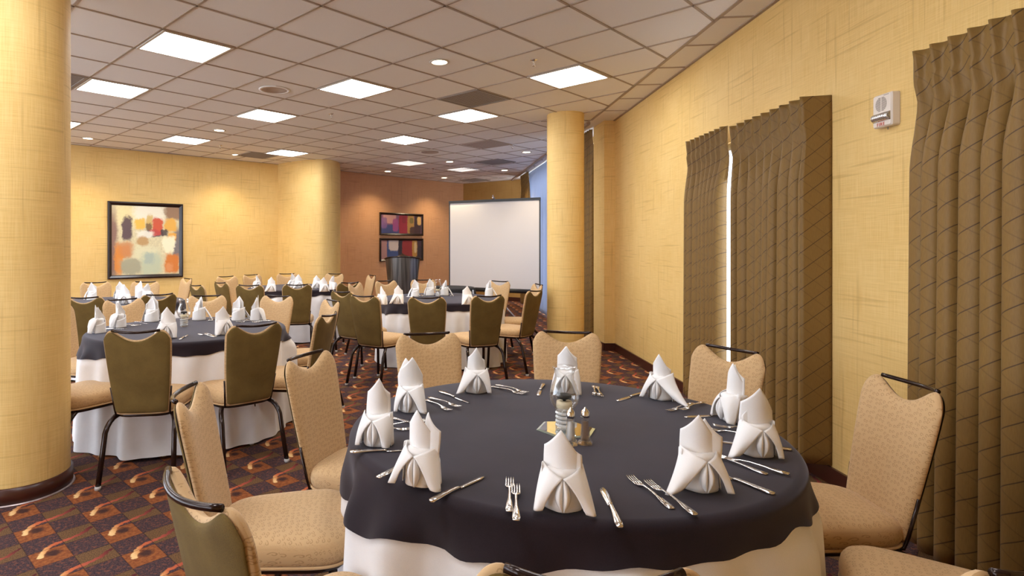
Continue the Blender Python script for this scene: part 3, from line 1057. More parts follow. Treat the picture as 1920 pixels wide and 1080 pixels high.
o1, o2 = rr(W_, H_, .010), rr(W_ - .012, H_ - .012, .008)
n_ = len(o1)
vs = [(x, 0, z) for x, z in o1] + [(x, -.034, z) for x, z in o1] + [(x, -.042, z) for x, z in o2]
fs = [(k, (k + 1) % n_, n_ + (k + 1) % n_, n_ + k) for k in range(n_)] + [(n_ + k, n_ + (k + 1) % n_, 2 * n_ + (k + 1) % n_, 2 * n_ + k) for k in range(n_)] + [tuple(2 * n_ + k for k in range(n_))]
hb.add(vs, fs, None, 0, False).build('alarm_housing', M['plastic'], al)
gr = MB()
for k in range(11):
    zz = -.036 + .072 * (k + .5) / 11
    hw = math.sqrt(max(.0, .038 ** 2 - zz ** 2))
    gr.box((-(hw / 2 + .002) - .004, -.0425, .032 + zz), (hw - .004, .002, .0035))
    gr.box(((hw / 2 + .002) - .004, -.0425, .032 + zz), (hw - .004, .002, .0035))
gr.build('sounder_grille', M['slot'], al)
MB().grid(lambda u, w: ((u - .5) * .116, -.042 - .026 * math.sqrt(max(0, math.sin(PI * w))) * (1 - (2 * u - 1) ** 6) ** .5 - .002 * math.sin(u * 60) * math.sin(PI * w), -.034 + (.5 - w) * .044), 60, 12).build('strobe_lens', M['strobe'], al)
MB().box((0, -.043, -.036), (.10, .003, .030)).build('strobe_reflector', M['chrome'], al)
MB().tube([(0, -.01, -H_ / 2 + .002), (0, -.012, -H_ / 2 - .012)], .003, 6).build('test_pin', M['slot'], al)
MB().box((.030, -.0425, .074), (.034, .001, .003)).build('maker_mark', M['slot'], al)
tc = bpy.data.curves.new('fire_lettering', 'FONT')
tc.body = 'FIRE'; tc.size = .024; tc.extrude = .0008; tc.align_x = 'CENTER'; tc.align_y = 'CENTER'; tc.space_character = 1.25
to = bpy.data.objects.new('fire_lettering_tmp', tc)
COL.objects.link(to)
bpy.context.view_layer.update()
me = bpy.data.meshes.new_from_object(to)
bpy.data.objects.remove(to)
me.materials.append(M['red'])
fo = bpy.data.objects.new('fire_lettering', me)
COL.objects.link(fo)
fo.parent = al
fo.rotation_euler = (PI / 2, 0, 0)
fo.location = (-.006, -.043, -.070)


# ------------------------------------------------------------------ chairs
def make_chair():
    root = empty('banquet_chair', (0, 0, 0))
    # seat cushion
    def outl(a, s=1.0):
        cx_, sy_ = spow(math.cos(a), .45), spow(math.sin(a), .45)
        hw = .205 + .028 * sy_
        return cx_ * hw * s, .01 + sy_ * .225 * s
    prof = [(0, .398), (.90, .398), (.965, .402), (.995, .418), (1.0, .436), (.985, .455), (.95, .468), (.88, .478), (.7, .487), (.4, .494), (0, .497)]
    n = len(prof) - 1
    def seatf(u, w):
        s, z = prof[round(w * n)]
        x, y = outl(u * 2 * PI, s)
        return (x, y, z)
    def seatuv(u, w):
        s, z = prof[round(w * n)]
        if round(w * n) >= 6:
            x, y = outl(u * 2 * PI, s); return (x, y)
        return (u * 1.6, z - .6)
    seat = MB().grid(seatf, 48, n, True, seatuv).build('seat', M['fabric'], root)
    # piping under the cushion
    MB().tube([(*outl(2 * PI * k / 48, .985), .400) for k in range(48)], .005, 6, closed=True).build('seat_piping', M['fabric'], seat)
    # backrest
    def ytop(z):
        return -.205 - (z - .40) * .21
    def hw_(z):
        v = (z - .40) / .5
        return .150 + .040 * v + .006 * math.sin(PI * v)
    def ztop(u):
        a = abs(u)
        s = .058 * max(0, 1 - (a / .70) ** 2.1) ** 1.35
        e = .060 * max(0, (a - .72) / .28) ** 2.2
        return .905 - s - e
    def zbot(u):
        return .395 + .02 * max(0, (abs(u) - .8) / .2) ** 2
    def shell(front, ins=0.0, th=.024, off=0.0):
        def fn(a, b):
            u = math.sin((a - .5) * PI) * (1 - ins)
            v = .5 + .5 * math.sin((b - .5) * PI) * (1 - ins)
            zb_, zt_ = zbot(u), ztop(u)
            z = zb_ + (zt_ - zb_) * v
            x = u * hw_(z)
            e = max(0, (1 - abs(u / (1 - ins)) ** 7)) ** .5 * max(0, (1 - abs((2 * v - 1) / (1 - ins)) ** 12)) ** .5
            y = ytop(z) + .50 * x * x + (th * e if front else -th * e) + off
            return (x, y, z)
        return fn
    def uvb(fn):
        def g(a, b):
            p_ = fn(a, b); return (p_[0], p_[2])
        return g
    f1 = shell(True)
    b1 = shell(False, th=.018)
    bk = MB()
    bk.grid(f1, 48, 22, False, uvb(f1), flip=False)
    bk.grid(b1, 48, 22, False, uvb(b1), flip=True)
    bk.build('backrest', M['fabric'], root)
    b2 = shell(False, ins=.035, th=.011, off=-.0125)
    MB().grid(b2, 48, 22, flip=True).build('back_panel', M['back'], root)
    # handle bridging the two horns
    zc = .893
    pts = []
    for k in range(13):
        t = k / 12 * 2 - 1
        x = t * .131
        pts.append((x, ytop(zc) - .012 - .028 * (1 - t * t) + .50 * x * x, zc + .012 - .008 * (1 - t * t)))
    MB().tube(pts, .0078, 10).build('handle', M['bronze'], root)
    # side uprights
    for s in (-1, 1):
        bf = MB()
        bf.tube([(s * .150, -.13, .388), (s * .152, -.19, .389), (s * .156, ytop(.44) + .012, .43), (s * (hw_(.56) + .001), ytop(.56) + .014, .56)], .006, 6)
        bf.build('back_frame', M['bronze'], root)
    sf = MB()
    sf.tube([(*outl(2 * PI * k / 40, .90), .387) for k in range(40)], .012, 8, closed=True)
    sf.tube([(-.185, -.02, .387), (.185, -.02, .387)], .009, 6)
    sf.build('seat_frame', M['bronze'], root)
    for s in (-1, 1):
        lg = MB().tube([(s * .178, .170, .392), (s * .181, .176, .30), (s * .186, .190, .012)], .0145, 10).build('leg', M['bronze'], root)
        MB().lathe([(.0, .0), (.015, .0), (.018, .010), (.0165, .022), (0, .022)], 10, (s * .186, .190, 0)).build('glide', M['glide'], lg)
        path = [bez((s * .120, -.10, .382), (s * .185, -.185, .400), (s * .192, -.245, .30), k / 6) for k in range(7)]
        path += [Vector((s * .196, -.268, .20)), Vector((s * .205, -.315, .012))]
        lg = MB().tube(path, .0150, 10).build('leg', M['bronze'], root)
        MB().lathe([(.0, .0), (.015, .0), (.018, .010), (.0165, .022), (0, .022)], 10, (s * .205, -.315, 0)).build('glide', M['glide'], lg)
    return root


TOP_BACK = -.312
CH0 = make_chair()
ch_used = [False]
T1 = (.49, 2.085); T2 = (-1.80, 4.56); T3 = (.23, 7.22); T4 = (-1.92, 9.1); T5 = (-3.50, 6.75)


def chair(px, ytop_px, table, dlt, label, group, face=None, top=.900):
    Y = F * (CAM_H - top) / (ytop_px - YH); X = (px - CX) * Y / F
    if table is not None and table is not T1:                          # keep the seat clear of the table edge: slide along the sight line
        best = 0.0
        for k in range(0, 60):
            for sg in (1, -1):
                q = 1 + sg * k * .002
                if math.hypot(X * q - table[0], Y * q - table[1]) > 1.20:
                    best = q; break
            if best:
                break
        if best and table is not None:
            X *= best; Y *= best
    if face is None:
        h = math.atan2(table[1] - Y, table[0] - X) + math.radians(dlt)
    else:
        h = math.radians(face)
    rz = h - PI / 2
    ox, oy = X + math.cos(h) * (-TOP_BACK), Y + math.sin(h) * (-TOP_BACK)
    o = CH0 if not ch_used[0] else copy_tree(CH0)
    ch_used[0] = True
    o.location = (ox, oy, 0); o.rotation_euler = (0, 0, rz)
    tag(o, label, 'chair', group)
    return o


g1 = 'banquet chairs around the near table'
chair(1063, 624, T1, 0, 'beige swirl banquet chair directly behind the hurricane lamp and tall napkin', g1)
chair(801, 627, T1, -6, 'beige swirl banquet chair across the near table, beside the one behind the hurricane lamp', g1)
chair(1370, 656, T1, -8, 'beige swirl banquet chair standing in front of the olive drape with the bright gap', g1)
chair(1703, 720, T1, -4, 'beige swirl banquet chair before the brown drape, back fully seen below the fire alarm', g1)
chair(574, 668, T1, 4, 'beige swirl banquet chair whose back and seat touch the black cloth, aisle side', g1)
chair(350, 737, T1, 2, 'beige swirl banquet chair turned side-on with its round seat fully in view', g1)
chair(362, 918, T1, 0, 'banquet chair seen from behind with curved handle, in front of the bare round seat', g1)
chair(1112, 1075, T1, 8, 'banquet chair cut off by the bottom edge, tucked against black cloth front', g1)
chair(1948, 1048, T1, 0, 'banquet chair of which only a rounded back corner shows in the bottom corner', g1)
chair(2110, 850, T1, 0, 'banquet chair showing only its seat, nearer than the chair before the brown drape', g1)
g2 = 'banquet chairs around the table by the near column'
chair(255, 614, T2, 0, 'banquet chair with dark brown back and splayed legs, closest to the near column', g2)
chair(481, 603, T2, 0, 'banquet chair with dark brown back beside the beige one touching black cloth', g2)
chair(617, 587, T2, 6, 'banquet chair with dark narrow back, facing the white skirt by the aisle', g2)
chair(624, 565, T2, 0, 'pale banquet chair behind the narrow dark-backed chair at the aisle', g2)
chair(522, 561, T2, 0, 'pale banquet chair behind the dark-backed chair, facing the near column table', g2)
chair(388, 559, T2, 0, 'pale banquet chair behind the hurricane lamp of the near column table', g2)
chair(230, 567, T2, 0, 'pale banquet chair facing us behind two napkins of the near column table', g2)
chair(100, 582, T2, 0, 'banquet chair peeking out from behind the near column, thin strip of back', g2)
chair(60, 598, T2, 0, 'banquet chair behind the near column with only its pale seat showing', g2)
g3 = 'banquet chairs around the table before the screen'
chair(681, 555, T3, -4, 'banquet chair with brown back and pale seat, aisle side of the table before the screen', g3)
chair(800, 558, T3, 0, 'banquet chair with brown back, centred before the white skirt of the screen table', g3)
chair(917, 555, T3, 4, 'banquet chair with brown back closest to the beige chair behind the hurricane lamp', g3)
chair(1005, 545, T3, 0, 'banquet chair seen edge-on next to the round column, nearer one', g3)
chair(1010, 534, T3, 0, 'banquet chair half hidden behind the edge-on chair next to the round column', g3)
chair(937, 529, T3, 4, 'pale banquet chair in front of the projection screen', g3)
chair(793, 528, T3, 0, 'pale banquet chair below the lectern, beside the dark round table', g3)
chair(722, 528, T3, 0, 'pale banquet chair below the lectern, nearer the aisle', g3)
chair(663, 535, T3, 0, 'pale banquet chair peeking above the brown chair back at the aisle', g3)
chair(640, 547, T3, 10, 'pale banquet chair turned side-on in the aisle, thin light edge showing', g3)
g4 = 'banquet chairs around the far table'
chair(656, 530, T4, 0, 'banquet chair with brown back at the aisle side of the far table', g4)
chair(698, 517, T4, 0, 'banquet chair with brown back beyond the far table, left of the lectern', g4)
chair(557, 534, T4, 0, 'banquet chair with brown back centred before the far table', g4)
chair(467, 535, T4, 0, 'banquet chair with brown back at the far table, above the pale chair row', g4)
chair(413, 530, T4, 0, 'small brown-backed banquet chair in the gap before the yellow wall', g4, face=48)
chair(424, 522, T4, 0, 'small pale banquet chair behind the brown one in the yellow wall gap', g4, face=-42)
chair(471, 518, T4, 0, 'pale banquet chair against the yellow wall, at the far table', g4)
chair(538, 515, T4, 0, 'pale banquet chair before the rounded wall, behind far napkins', g4)
chair(628, 515, T4, 0, 'pale banquet chair at the edge of the terracotta wall', g4)
g5 = 'banquet chairs around the table below the painting'
chair(299, 549, T5, 0, 'banquet chair with brown back below the painting corner', g5)
chair(156, 558, T5, 0, 'banquet chair with brown back cut by the near column edge', g5)
chair(273, 530, T5, 0, 'pale banquet chair directly under the painting', g5)
chair(179, 530, T5, 0, 'pale banquet chair under the painting, next to the near column', g5)
chair(352, 523, None, 0, 'pale banquet chair just past the painting, facing its table', g5, face=224)
chair(367, 535, None, 0, 'brown-backed banquet chair just past the painting', g5, face=48)


# ------------------------------------------------------------------ tables and linen
def table(c, r, lab, drops, seed, skirt=M['white_cloth'], skirt_lab='', over=M['overlay'], over_lab='', top_z=.748):
    rr_ = random.Random(seed)
    cx, cy = c
    t = empty('round_table', (cx, cy, 0))
    tag(t, lab, 'table', 'round banquet tables')
    MB().lathe([(0, top_z - .022), (r - .012, top_z - .022), (r - .008, top_z - .012), (r - .012, top_z - .002), (0, top_z - .002)], 48).build('tabletop', M['art_frame'], t)
    for sx in (-1, 1):
        for sy in (-1, 1):
            MB().tube([(sx * .36, sy * .30, top_z - .022), (sx * .38, sy * .32, 0)], .014, 8).build('leg', M['grey_metal'], t)
    w = [(k, rr_.uniform(0, 2 * PI), rr_.uniform(.5, 1)) for k in (7, 11, 13, 17, 23)]
    def fold(th):
        v = sum(a * math.sin(k * th + p_) for k, p_, a in w) / 2.2
        return max(-1, min(1.3, v)) + .25 * max(0, v) ** 2
    rad = .028
    def path(s, zt, extra, th):
        """distance s from the start of the edge roll"""
        q = rad * PI / 2
        if s <= q:
            a = s / rad
            return r - rad + extra + rad * math.sin(a), zt - rad * (1 - math.cos(a))
        d = s - q
        g = min(1, d / .15)
        return r + extra + (.016 + .036 * fold(th)) * g * g * (3 - 2 * g) + .055 * d, zt - rad - d
    def cloth(name, zt, extra, total, mat, label, cat, flat=None):
        nu, nr = 240, 5
        steps = 30
        def fn(u, v):
            th = u * 2 * PI
            k = round(v * (nr + steps))
            if k <= nr:
                rho = (r - rad + extra) * k / nr
                return (rho * math.cos(th), rho * math.sin(th), zt)
            dr = total(th)
            s = (rad * PI / 2) * (k - nr) / 5 if k - nr <= 5 else rad * PI / 2 + (dr - rad) * (k - nr - 5) / (steps - 5)
            R_, z = path(s, zt, extra, th)
            return (R_ * math.cos(th), R_ * math.sin(th), max(z, .006))
        o = MB().grid(fn, nu, nr + steps, True).build(name, mat, None, (cx, cy, 0))
        tag(o, label, cat)
        return o
    cl = cloth('floor_length_tablecloth', top_z, 0, lambda th: top_z - .018 + .012 * math.sin(3 * th + seed), skirt, skirt_lab, 'tablecloth')
    cl['group'] = 'floor-length tablecloths'
    if over:
        ov = cloth('overlay_cloth', top_z + .005, .007, drops, over, over_lab, 'tablecloth')
        ov['group'] = 'dark overlay cloths'
    return top_z + .005


def drop_curve(tab):
    ks = sorted(tab)
    def f(th):
        d = math.degrees(th) % 360
        for a, b in zip(ks, ks[1:] + [ks[0] + 360]):
            dd = d if d >= ks[0] else d + 360
            if a <= dd <= b:
                t = (dd - a) / (b - a); t = t * t * (3 - 2 * t)
                vb = tab[b if b in tab else b - 360]
                return tab[a] * (1 - t) + vb * t + .007 * math.sin(9 * th) + .005 * math.sin(17 * th + 1) + .004 * math.sin(29 * th)
        return .12
    return f


TZ = table(T1, .735, 'near round banquet table hidden under its cloths', drop_curve({0: .13, 45: .2, 90: .14, 135: .2, 180: .22, 205: .185, 225: .15, 250: .115, 270: .10, 300: .09, 330: .11}), 1,
           skirt_lab='white floor-length cloth under the nearest black overlay', over_lab='charcoal overlay cloth with the mirror and hurricane lamp, nearest table')
far_drop = drop_curve({0: .10, 60: .12, 120: .15, 170: .2, 215: .15, 270: .085, 320: .09})
table(T2, .72, 'round banquet table beside the near column, hidden under its cloths', far_drop, 2,
      skirt_lab='white floor-length cloth on the table beside the near column', over_lab='charcoal overlay cloth on the table beside the near column')
table(T3, .74, 'round banquet table before the screen, hidden under its cloths', far_drop, 3,
      skirt_lab='white floor-length cloth on the table before the projection screen', over_lab='charcoal overlay cloth on the table before the projection screen')
table(T4, .74, 'far round banquet table by the rounded wall, hidden under its cloths', far_drop, 4,
      skirt_lab='white floor-length cloth on the far table by the rounded wall', over_lab='charcoal overlay cloth on the far table by the rounded wall')
table(T5, .72, 'round banquet table below the square painting, hidden under its cloths', far_drop, 5,
      skirt_lab='white floor-length cloth on the table below the painting', over_lab='charcoal overlay cloth on the table below the painting')
table((.42, 9.15), .42, 'small round table in front of the screen, draped all black', far_drop, 6, skirt=M['black_cloth'],
      skirt_lab='black floor-length cloth on the small table in front of the screen', over=None)


# ------------------------------------------------------------------ napkins
def napkin_mesh(seed, arms=None, tip2=None, wl=.044, lean=None, H=None, tw=None):
    r = random.Random(seed)
    mb = MB()
    H0, tw0 = r.uniform(.186, .202), r.uniform(-.18, .18)
    H = H or H0
    tw = tw0 if tw is None else tw
    sp = [r.uniform(.72, 1.05), r.uniform(.95, 1.30)]
    r.shuffle(sp)
    sp = arms or sp
    # rolled base
    def core(u, v):
        a = u * 2 * PI
        R = .041 - .004 * v + .0016 * math.sin(5 * a + seed)
        if v > .85:
            R *= (1 - (v - .85) / .15 * .6)
        z = .004 + .094 * min(v / .85, 1)
        return (R * 1.08 * math.cos(a), R * math.sin(a), z)
    mb.grid(core, 28, 10, True)
    # tall pointed leaves, the rear one peeking out
    for lay in range(2):
        h = H - lay * r.uniform(.004, .018)
        ln = r.uniform(-.008, .010) if lean is None else lean
        sk = (tw * 1.6 + lay * r.choice((-.45, .45)))
        wd = wl - .003 * lay
        off2 = (tip2 or 0) * lay
        def leaf(u, v, lay=lay, h=h, ln=ln, sk=sk, wd=wd):
            q = 2 * u - 1
            zt = h - (.060 - .014 * q * (1 if lay else -1)) * abs(q) ** 1.1
            z = .045 + (zt - .045) * v
            wide = wd * (1.0 + .05 * math.sin(PI * min(1, (z - .045) / .12))) * (1 - .06 * max(0, z - .10) / .09)
            x = q * wide
            y = -.016 + lay * .013 + .024 * q * q + ln * (z - .05) / .15 - .05 * max(0, z - .12) * q * q
            c_, s_ = math.cos(sk), math.sin(sk)
            return (x * c_ - y * s_ + (.012 * sk + off2) * (z / .2), x * s_ + y * c_, z)
        mb.grid(leaf, 20, 14, False)
    # wrapped collar round the back
    def back(u, v):
        a = PI * (u * 1.16 - .08)
        R = .0465 + .002 * math.sin(3 * a + seed) + .004 * (1 - v)
        hi = .105 - .050 * (.5 - .5 * math.cos(PI * (u if tw > 0 else 1 - u))) * (1 if u < .97 and u > .03 else .9)
        return (R * 1.05 * math.cos(a), R * math.sin(a), .002 + v * hi)
    mb.grid(back, 24, 8, False)
    # two arms falling from the V at the front out to the cloth
    for q, s in enumerate((-1, 1)):
        k = sp[q]
        def arm(u, v, s=s, k=k):
            inn = bez((0, -.0485, .086), (s * .034, -.060, .058), (s * .050 * k, -.052, .003), v)
            out = bez((s * .047, .008, .106 + .010 * (k - 1)), (s * .060, -.012, .066), (s * .072 * k, -.034 - .03 * (k - 1), .003), v)
            p_ = inn.lerp(out, u)
            bul = math.sin(PI * u) * (.010 + .004 * v)
            p_ = p_ + Vector((s * .45, -.9, .15)) * bul
            p_.z = max(p_.z, .002) + (.006 * max(0, v - .85) / .15 * (1 - u) if v > .85 else 0)
            return tuple(p_)
        mb.grid(arm, 12, 14, False, flip=s > 0)
    # folded eye in front of the roll
    for s in (-1, 1):
        def lip(u, v, s=s):
            z = .006 + .076 * v
            w = math.sin(PI * min(max(v, .02), .98)) ** .8
            x = s * (.001 + .017 * w * u)
            y = -.042 - .014 * w * math.sin(PI * (u * .85 + .08)) - .004 * (1 - u)
            return (x, y, z)
        mb.grid(lip, 8, 10, False, flip=s > 0)
    me_o = mb.build('folded_napkin', M['napkin'])
    so = me_o.modifiers.new('linen_thickness', 'SOLIDIFY'); so.thickness = .0016; so.offset = 0
    return me_o


NAP = [napkin_mesh(s) for s in (4, 9, 15, 22, 31)]
NAP += [napkin_mesh(41, (.95, 1.05), .004), napkin_mesh(42, (1.5, .95), .024, .043, .004), napkin_mesh(43, (1.35, .8), .004, .048, .002, .206),
        napkin_mesh(44, (.8, .95), .0, .034, .012, .21, .25), napkin_mesh(45, (1.0, 2.0), .0, .036), napkin_mesh(46, (.9, .9), .003, .041, None, .205),
        napkin_mesh(47, (1.25, .85), .0, .036, None, .198), napkin_mesh(48, (.75, 1.0), -.022, .046, .012, .208, .3), napkin_mesh(49, (.8, .7), .0, .036, .014, .212, .25), napkin_mesh(50, (1.05, 1.0), .03, .040, None, .20)]
nap_used = [False] * len(NAP)


def napkin(px, py, tab, var, label, group, dlt=0, tz=None, scale=1.0):
    tz = TZ if tz is None else tz
    x, y = at_z(px, py, tz + .001)
    out = math.atan2(y - tab[1], x - tab[0]) + math.radians(dlt)
    o = NAP[var] if not nap_used[var] else NAP[var].copy()
    if nap_used[var]:
        COL.objects.link(o)
    nap_used[var] = True
    o.location = (x, y, tz + .0005)
    o.rotation_euler = (0, 0, out + PI / 2)
    o.scale = (scale,) * 3
    tag(o, label, 'napkin', group)
    return o


gn = 'folded napkins on the near table'
napkin(1055, 950, T1, 5, 'white folded napkin in front, between two upright forks and a butter knife', gn, 0)
napkin(1311, 915, T1, 6, 'white folded napkin beside two crossed forks, broad wing to one side', gn, -25)
napkin(1419, 852, T1, 7, 'white folded napkin with diagonal wrap at the drape side edge', gn, -70)
napkin(1374, 788, T1, 8, 'slim white napkin before the beige chair at the drape with bright gap', gn, 178)
napkin(1240, 748, T1, 9, 'white napkin with one long tail draped over the fork handles', gn, 188)
napkin(1063, 736, T1, 10, 'white napkin seen through and above the hurricane lamp glass', gn, 175)
napkin(893, 735, T1, 11, 'white napkin before the beige chair gap, with forks beside it', gn, 152)
napkin(770, 770, T1, 12, 'tall white napkin overlapping the beige chair across the table', gn, 95)
napkin(708, 832, T1, 13, 'slim white napkin at the aisle edge above a long knife', gn, 55)
napkin(790, 905, T1, 14, 'white napkin between the long aisle knife and the slanting knife', gn, 18)
far = []
for k, (px, py) in enumerate(((183, 624), (222, 614), (285, 603), (315, 634), (374, 600), (418, 627), (447, 601), (482, 601))):
    far.append((px, py, T2, k, ('short napkin at the outer edge of the near column table', 'tall napkin overlapping the pale chair facing us', 'napkin before the brown chair under the painting', 'napkin peeking over the dark chair closest to the near column',
                                'napkin beside the hurricane lamp of the near column table', 'napkin on bare dark cloth in the middle of the near column table', 'napkin before the pale chair gap, near column table', 'napkin above the dark chair back beside the aisle')[k], 'folded napkins on the near column table'))
for k, (px, py) in enumerate(((717, 571), (747, 570), (778, 556), (806, 554), (834, 554), (876, 571), (917, 556))):
    far.append((px, py, T3, k, ('first napkin from the aisle on the screen table', 'second napkin from the aisle on the screen table', 'napkin in front of the pale chair below the lectern', 'small napkin next to the glass on the screen table',
                                'napkin before the black table and screen', 'napkin with long tail beside the brown chair, screen table', 'napkin in front of the pale chair by the screen')[k], 'folded napkins on the screen table'))
for k, (px, py) in enumerate(((482, 540), (509, 547), (548, 538), (560, 541), (594, 541), (607, 547), (624, 543))):
    far.append((px, py, T4, k, ('napkin nearest the yellow wall on the far table', 'lone tall napkin between two brown chairs, far table', 'napkin just above the brown chair, far table', 'napkin behind the brown chair back, far table',
                                'tall napkin before the rounded wall edge, far table', 'low front napkin by the aisle, far table', 'napkin nearest the terracotta wall, far table')[k], 'folded napkins on the far table'))
for k, (px, py) in enumerate(((172, 562), (225, 560), (234, 570), (262, 560), (276, 563))):
    far.append((px, py, T5, k, ('napkin before the pale chair next to the near column', 'taller rear napkin of the two before the painting', 'lower front napkin of the two before the painting', 'napkin before the pale chair directly under the painting', 'napkin above the brown chair below the painting')[k], 'folded napkins on the table below the painting'))
for px, py, tb, k, lab, gp in far:
    napkin(px, py, tb, k % 5, 'white folded ' + lab, gp, (0, 25, -20, 10, -30)[k % 5], .753, 1.08)


# ------------------------------------------------------------------ flatware
def fork_mesh():
    mb = MB()
    mb.strip([(-.100, .004, .001), (-.098, .0085, .001), (-.085, .0108, .0015), (-.06, .0085, .003), (-.035, .0042, .005), (.0, .0028, .007), (.028, .0034, .006), (.036, .008, .004), (.042, .0112, .003), (.050, .0118, .002)], 0, .0022)
    for k in range(4):
        x = -.0096 + .0064 * k
        mb.strip([(.049, .0022, .002), (.07, .0018, .0025), (.088, .0016, .0045), (.097, .0009, .0065)], x, .0015)
    mb.strip([(-.094, .003, .0036), (-.082, .006, .0042), (-.07, .003, .0046)], 0, .0008)
    return mb.build('fork', M['silver'])


def knife_mesh():
    mb = MB()
    mb.strip([(-.110, .004, .001), (-.107, .0085, .001), (-.092, .0105, .0012), (-.065, .0085, .002), (-.03, .0058, .003), (-.005, .0050, .003), (.002, .0062, .002)], 0, .0045)
    vs, st = [], [(.0, .0055, -.0055), (.02, .0065, -.0075), (.06, .007, -.0095), (.085, .0065, -.0098), (.100, .004, -.009), (.108, .0005, -.005)]
    for y, a, b in st:
        vs += [(b, y, .0008), (a, y, .0016), (a, y, .0032), (b, y, .0016)]
    fs = [(0, 3, 2, 1)]
    for k in range(len(st) - 1):
        a, b = 4 * k, 4 * k + 4
        fs += [(a + s, a + (s + 1) % 4, b + (s + 1) % 4, b + s) for s in range(4)]
    e = 4 * (len(st) - 1)
    fs.append((e, e + 1, e + 2, e + 3))
    mb.add(vs, fs, None, 0, True)
    return mb.build('table_knife', M['silver'])


FORK, KNIFE = fork_mesh(), knife_mesh()
used = {'f': False, 'k': False}


def lay(kind, x, y, ang, label, group, lift=0.0, tz=None):
    src = FORK if kind == 'f' else KNIFE
    o = src if not used[kind] else src.copy()
    if used[kind]:
        COL.objects.link(o)
    used[kind] = True
    o.location = (x, y, (TZ if tz is None else tz) + .0008 + lift)
    o.rotation_euler = (0, 0, ang - PI / 2)
    tag(o, label, 'fork' if kind == 'f' else 'knife', group)


def lay_px(kind, handle, tip, label, lift=0.0):
    h = Vector(at_z(handle[0], handle[1], TZ)); t = Vector(at_z(tip[0], tip[1], TZ))
    d = (t - h).normalized()
    c = h + d * (.100 if kind == 'f' else .110)
    lay(kind, c.x, c.y, math.atan2(d.y, d.x), label, 'forks on the near table' if kind == 'f' else 'knives on the near table', lift)


for kind, h, t, lab, lift in (
        ('f', (955, 961), (956, 897), 'silver fork, outer one upright beside the front napkin', 0),
        ('f', (968, 981), (967, 907), 'silver fork, inner one upright touching the front napkin side', .004),
        ('k', (1163, 991), (1130, 916), 'butter knife on bare dark cloth beside the front napkin', 0),
        ('f', (1261, 956), (1179, 895), 'silver fork crossed under another, tines pointing at the salt shaker', 0),
        ('f', (1305, 972), (1205, 903), 'silver fork crossed over another next to the broad-winged napkin', .006),
        ('k', (1452, 929), (1366, 897), 'knife slanting out from behind the broad-winged napkin', 0),
        ('f', (1439, 891), (1357, 864), 'fork between the broad-winged and diagonal napkins, shorter handle showing', 0),
        ('f', (1480, 894), (1378, 868), 'fork with handle reaching the drape side edge of black cloth', .005),
        ('k', (1484, 845), (1345, 829), 'knife passing behind the diagonal-wrapped napkin', 0),
        ('f', (1440, 826), (1342, 808), 'fork with tines just behind the crossed napkin pair, lower one', 0),
        ('f', (1458, 814), (1352, 804), 'fork whose handle ends at the far drape side edge', .005),
        ('k', (1385, 779), (1278, 783), 'knife lying before the slim napkin at the drape', 0),
        ('f', (1300, 757), (1261, 770), 'fork under the long-tailed napkin, tines toward the table centre', 0),
        ('f', (1320, 757), (1272, 775), 'fork beside the long-tailed napkin, closer to the drapes', .005),
        ('k', (1210, 737), (1161, 751), 'knife pointing from the long-tailed napkin to the hurricane lamp', 0),
        ('f', (1113, 724), (1115, 737), 'fork at the far edge behind the hurricane lamp, first', 0),
        ('f', (1119, 727), (1125, 743), 'fork at the far edge behind the hurricane lamp, second', .004),
        ('k', (1019, 721), (1009, 740), 'knife at the far edge beside the napkin seen through glass', 0),
        ('f', (921, 725), (955, 734), 'fork beside the far napkin at the chair gap, inner', 0),
        ('f', (930, 724), (976, 737), 'fork beside the far napkin at the chair gap, outer', .005),
        ('k', (824, 735), (870, 753), 'knife alone between the two far beige chairs', 0),
        ('f', (798, 750), (823, 762), 'fork beside the tall napkin overlapping a beige chair, inner', 0),
        ('f', (804, 748), (840, 760), 'fork beside the tall napkin overlapping a beige chair, outer', .005),
        ('k', (733, 784), (776, 797), 'knife behind the slim aisle napkin', 0),
        ('f', (671, 809), (770, 806), 'fork with its handle end at the aisle edge', 0),
        ('f', (705, 806), (789, 794), 'fork with tines above the napkin by the slanting knife', .005),
        ('k', (656, 849), (766, 846), 'long knife lying level at the aisle edge', 0),
        ('f', (708, 897), (772, 866), 'fork handle at the aisle front, outer one', 0),
        ('f', (716, 896), (782, 868), 'fork handle at the aisle front, inner one', .005),
        ('k', (807, 942), (911, 894), 'slanting knife alone on dark cloth before the aisle napkin', 0)):
    lay_px(kind, h, t, lab, lift)


def far_setting(px, py, tb, where, grp):
    x, y = at_z(px, py, .753)
    v = Vector((tb[0] - x, tb[1] - y)); v.normalize()
    rt = Vector((v.y, -v.x))
    a = math.atan2(v.y, v.x)
    for off, kind, lift in ((-.085, 'f', 0), (-.115, 'f', 0), (.10, 'k', 0)):
        p_ = Vector((x, y)) + rt * off + v * .02
        cc = Vector(tb); q_ = p_ - cc
        if q_.length > .60:
            continue
        lay(kind, p_.x, p_.y, a + rnd.uniform(-.15, .15), 'silver %s lying beside the napkins on the %s' % ('fork' if kind == 'f' else 'knife', where), grp + (' forks' if kind == 'f' else ' knives'), lift, .753)


for px, py, tb, k, lab, gp in far:
    if tb in (T2, T3, T4):
        far_setting(px, py, tb, {T2: 'near column table', T3: 'screen table', T4: 'far table'}[tb], {T2: 'near column table', T3: 'screen table', T4: 'far table'}[tb])


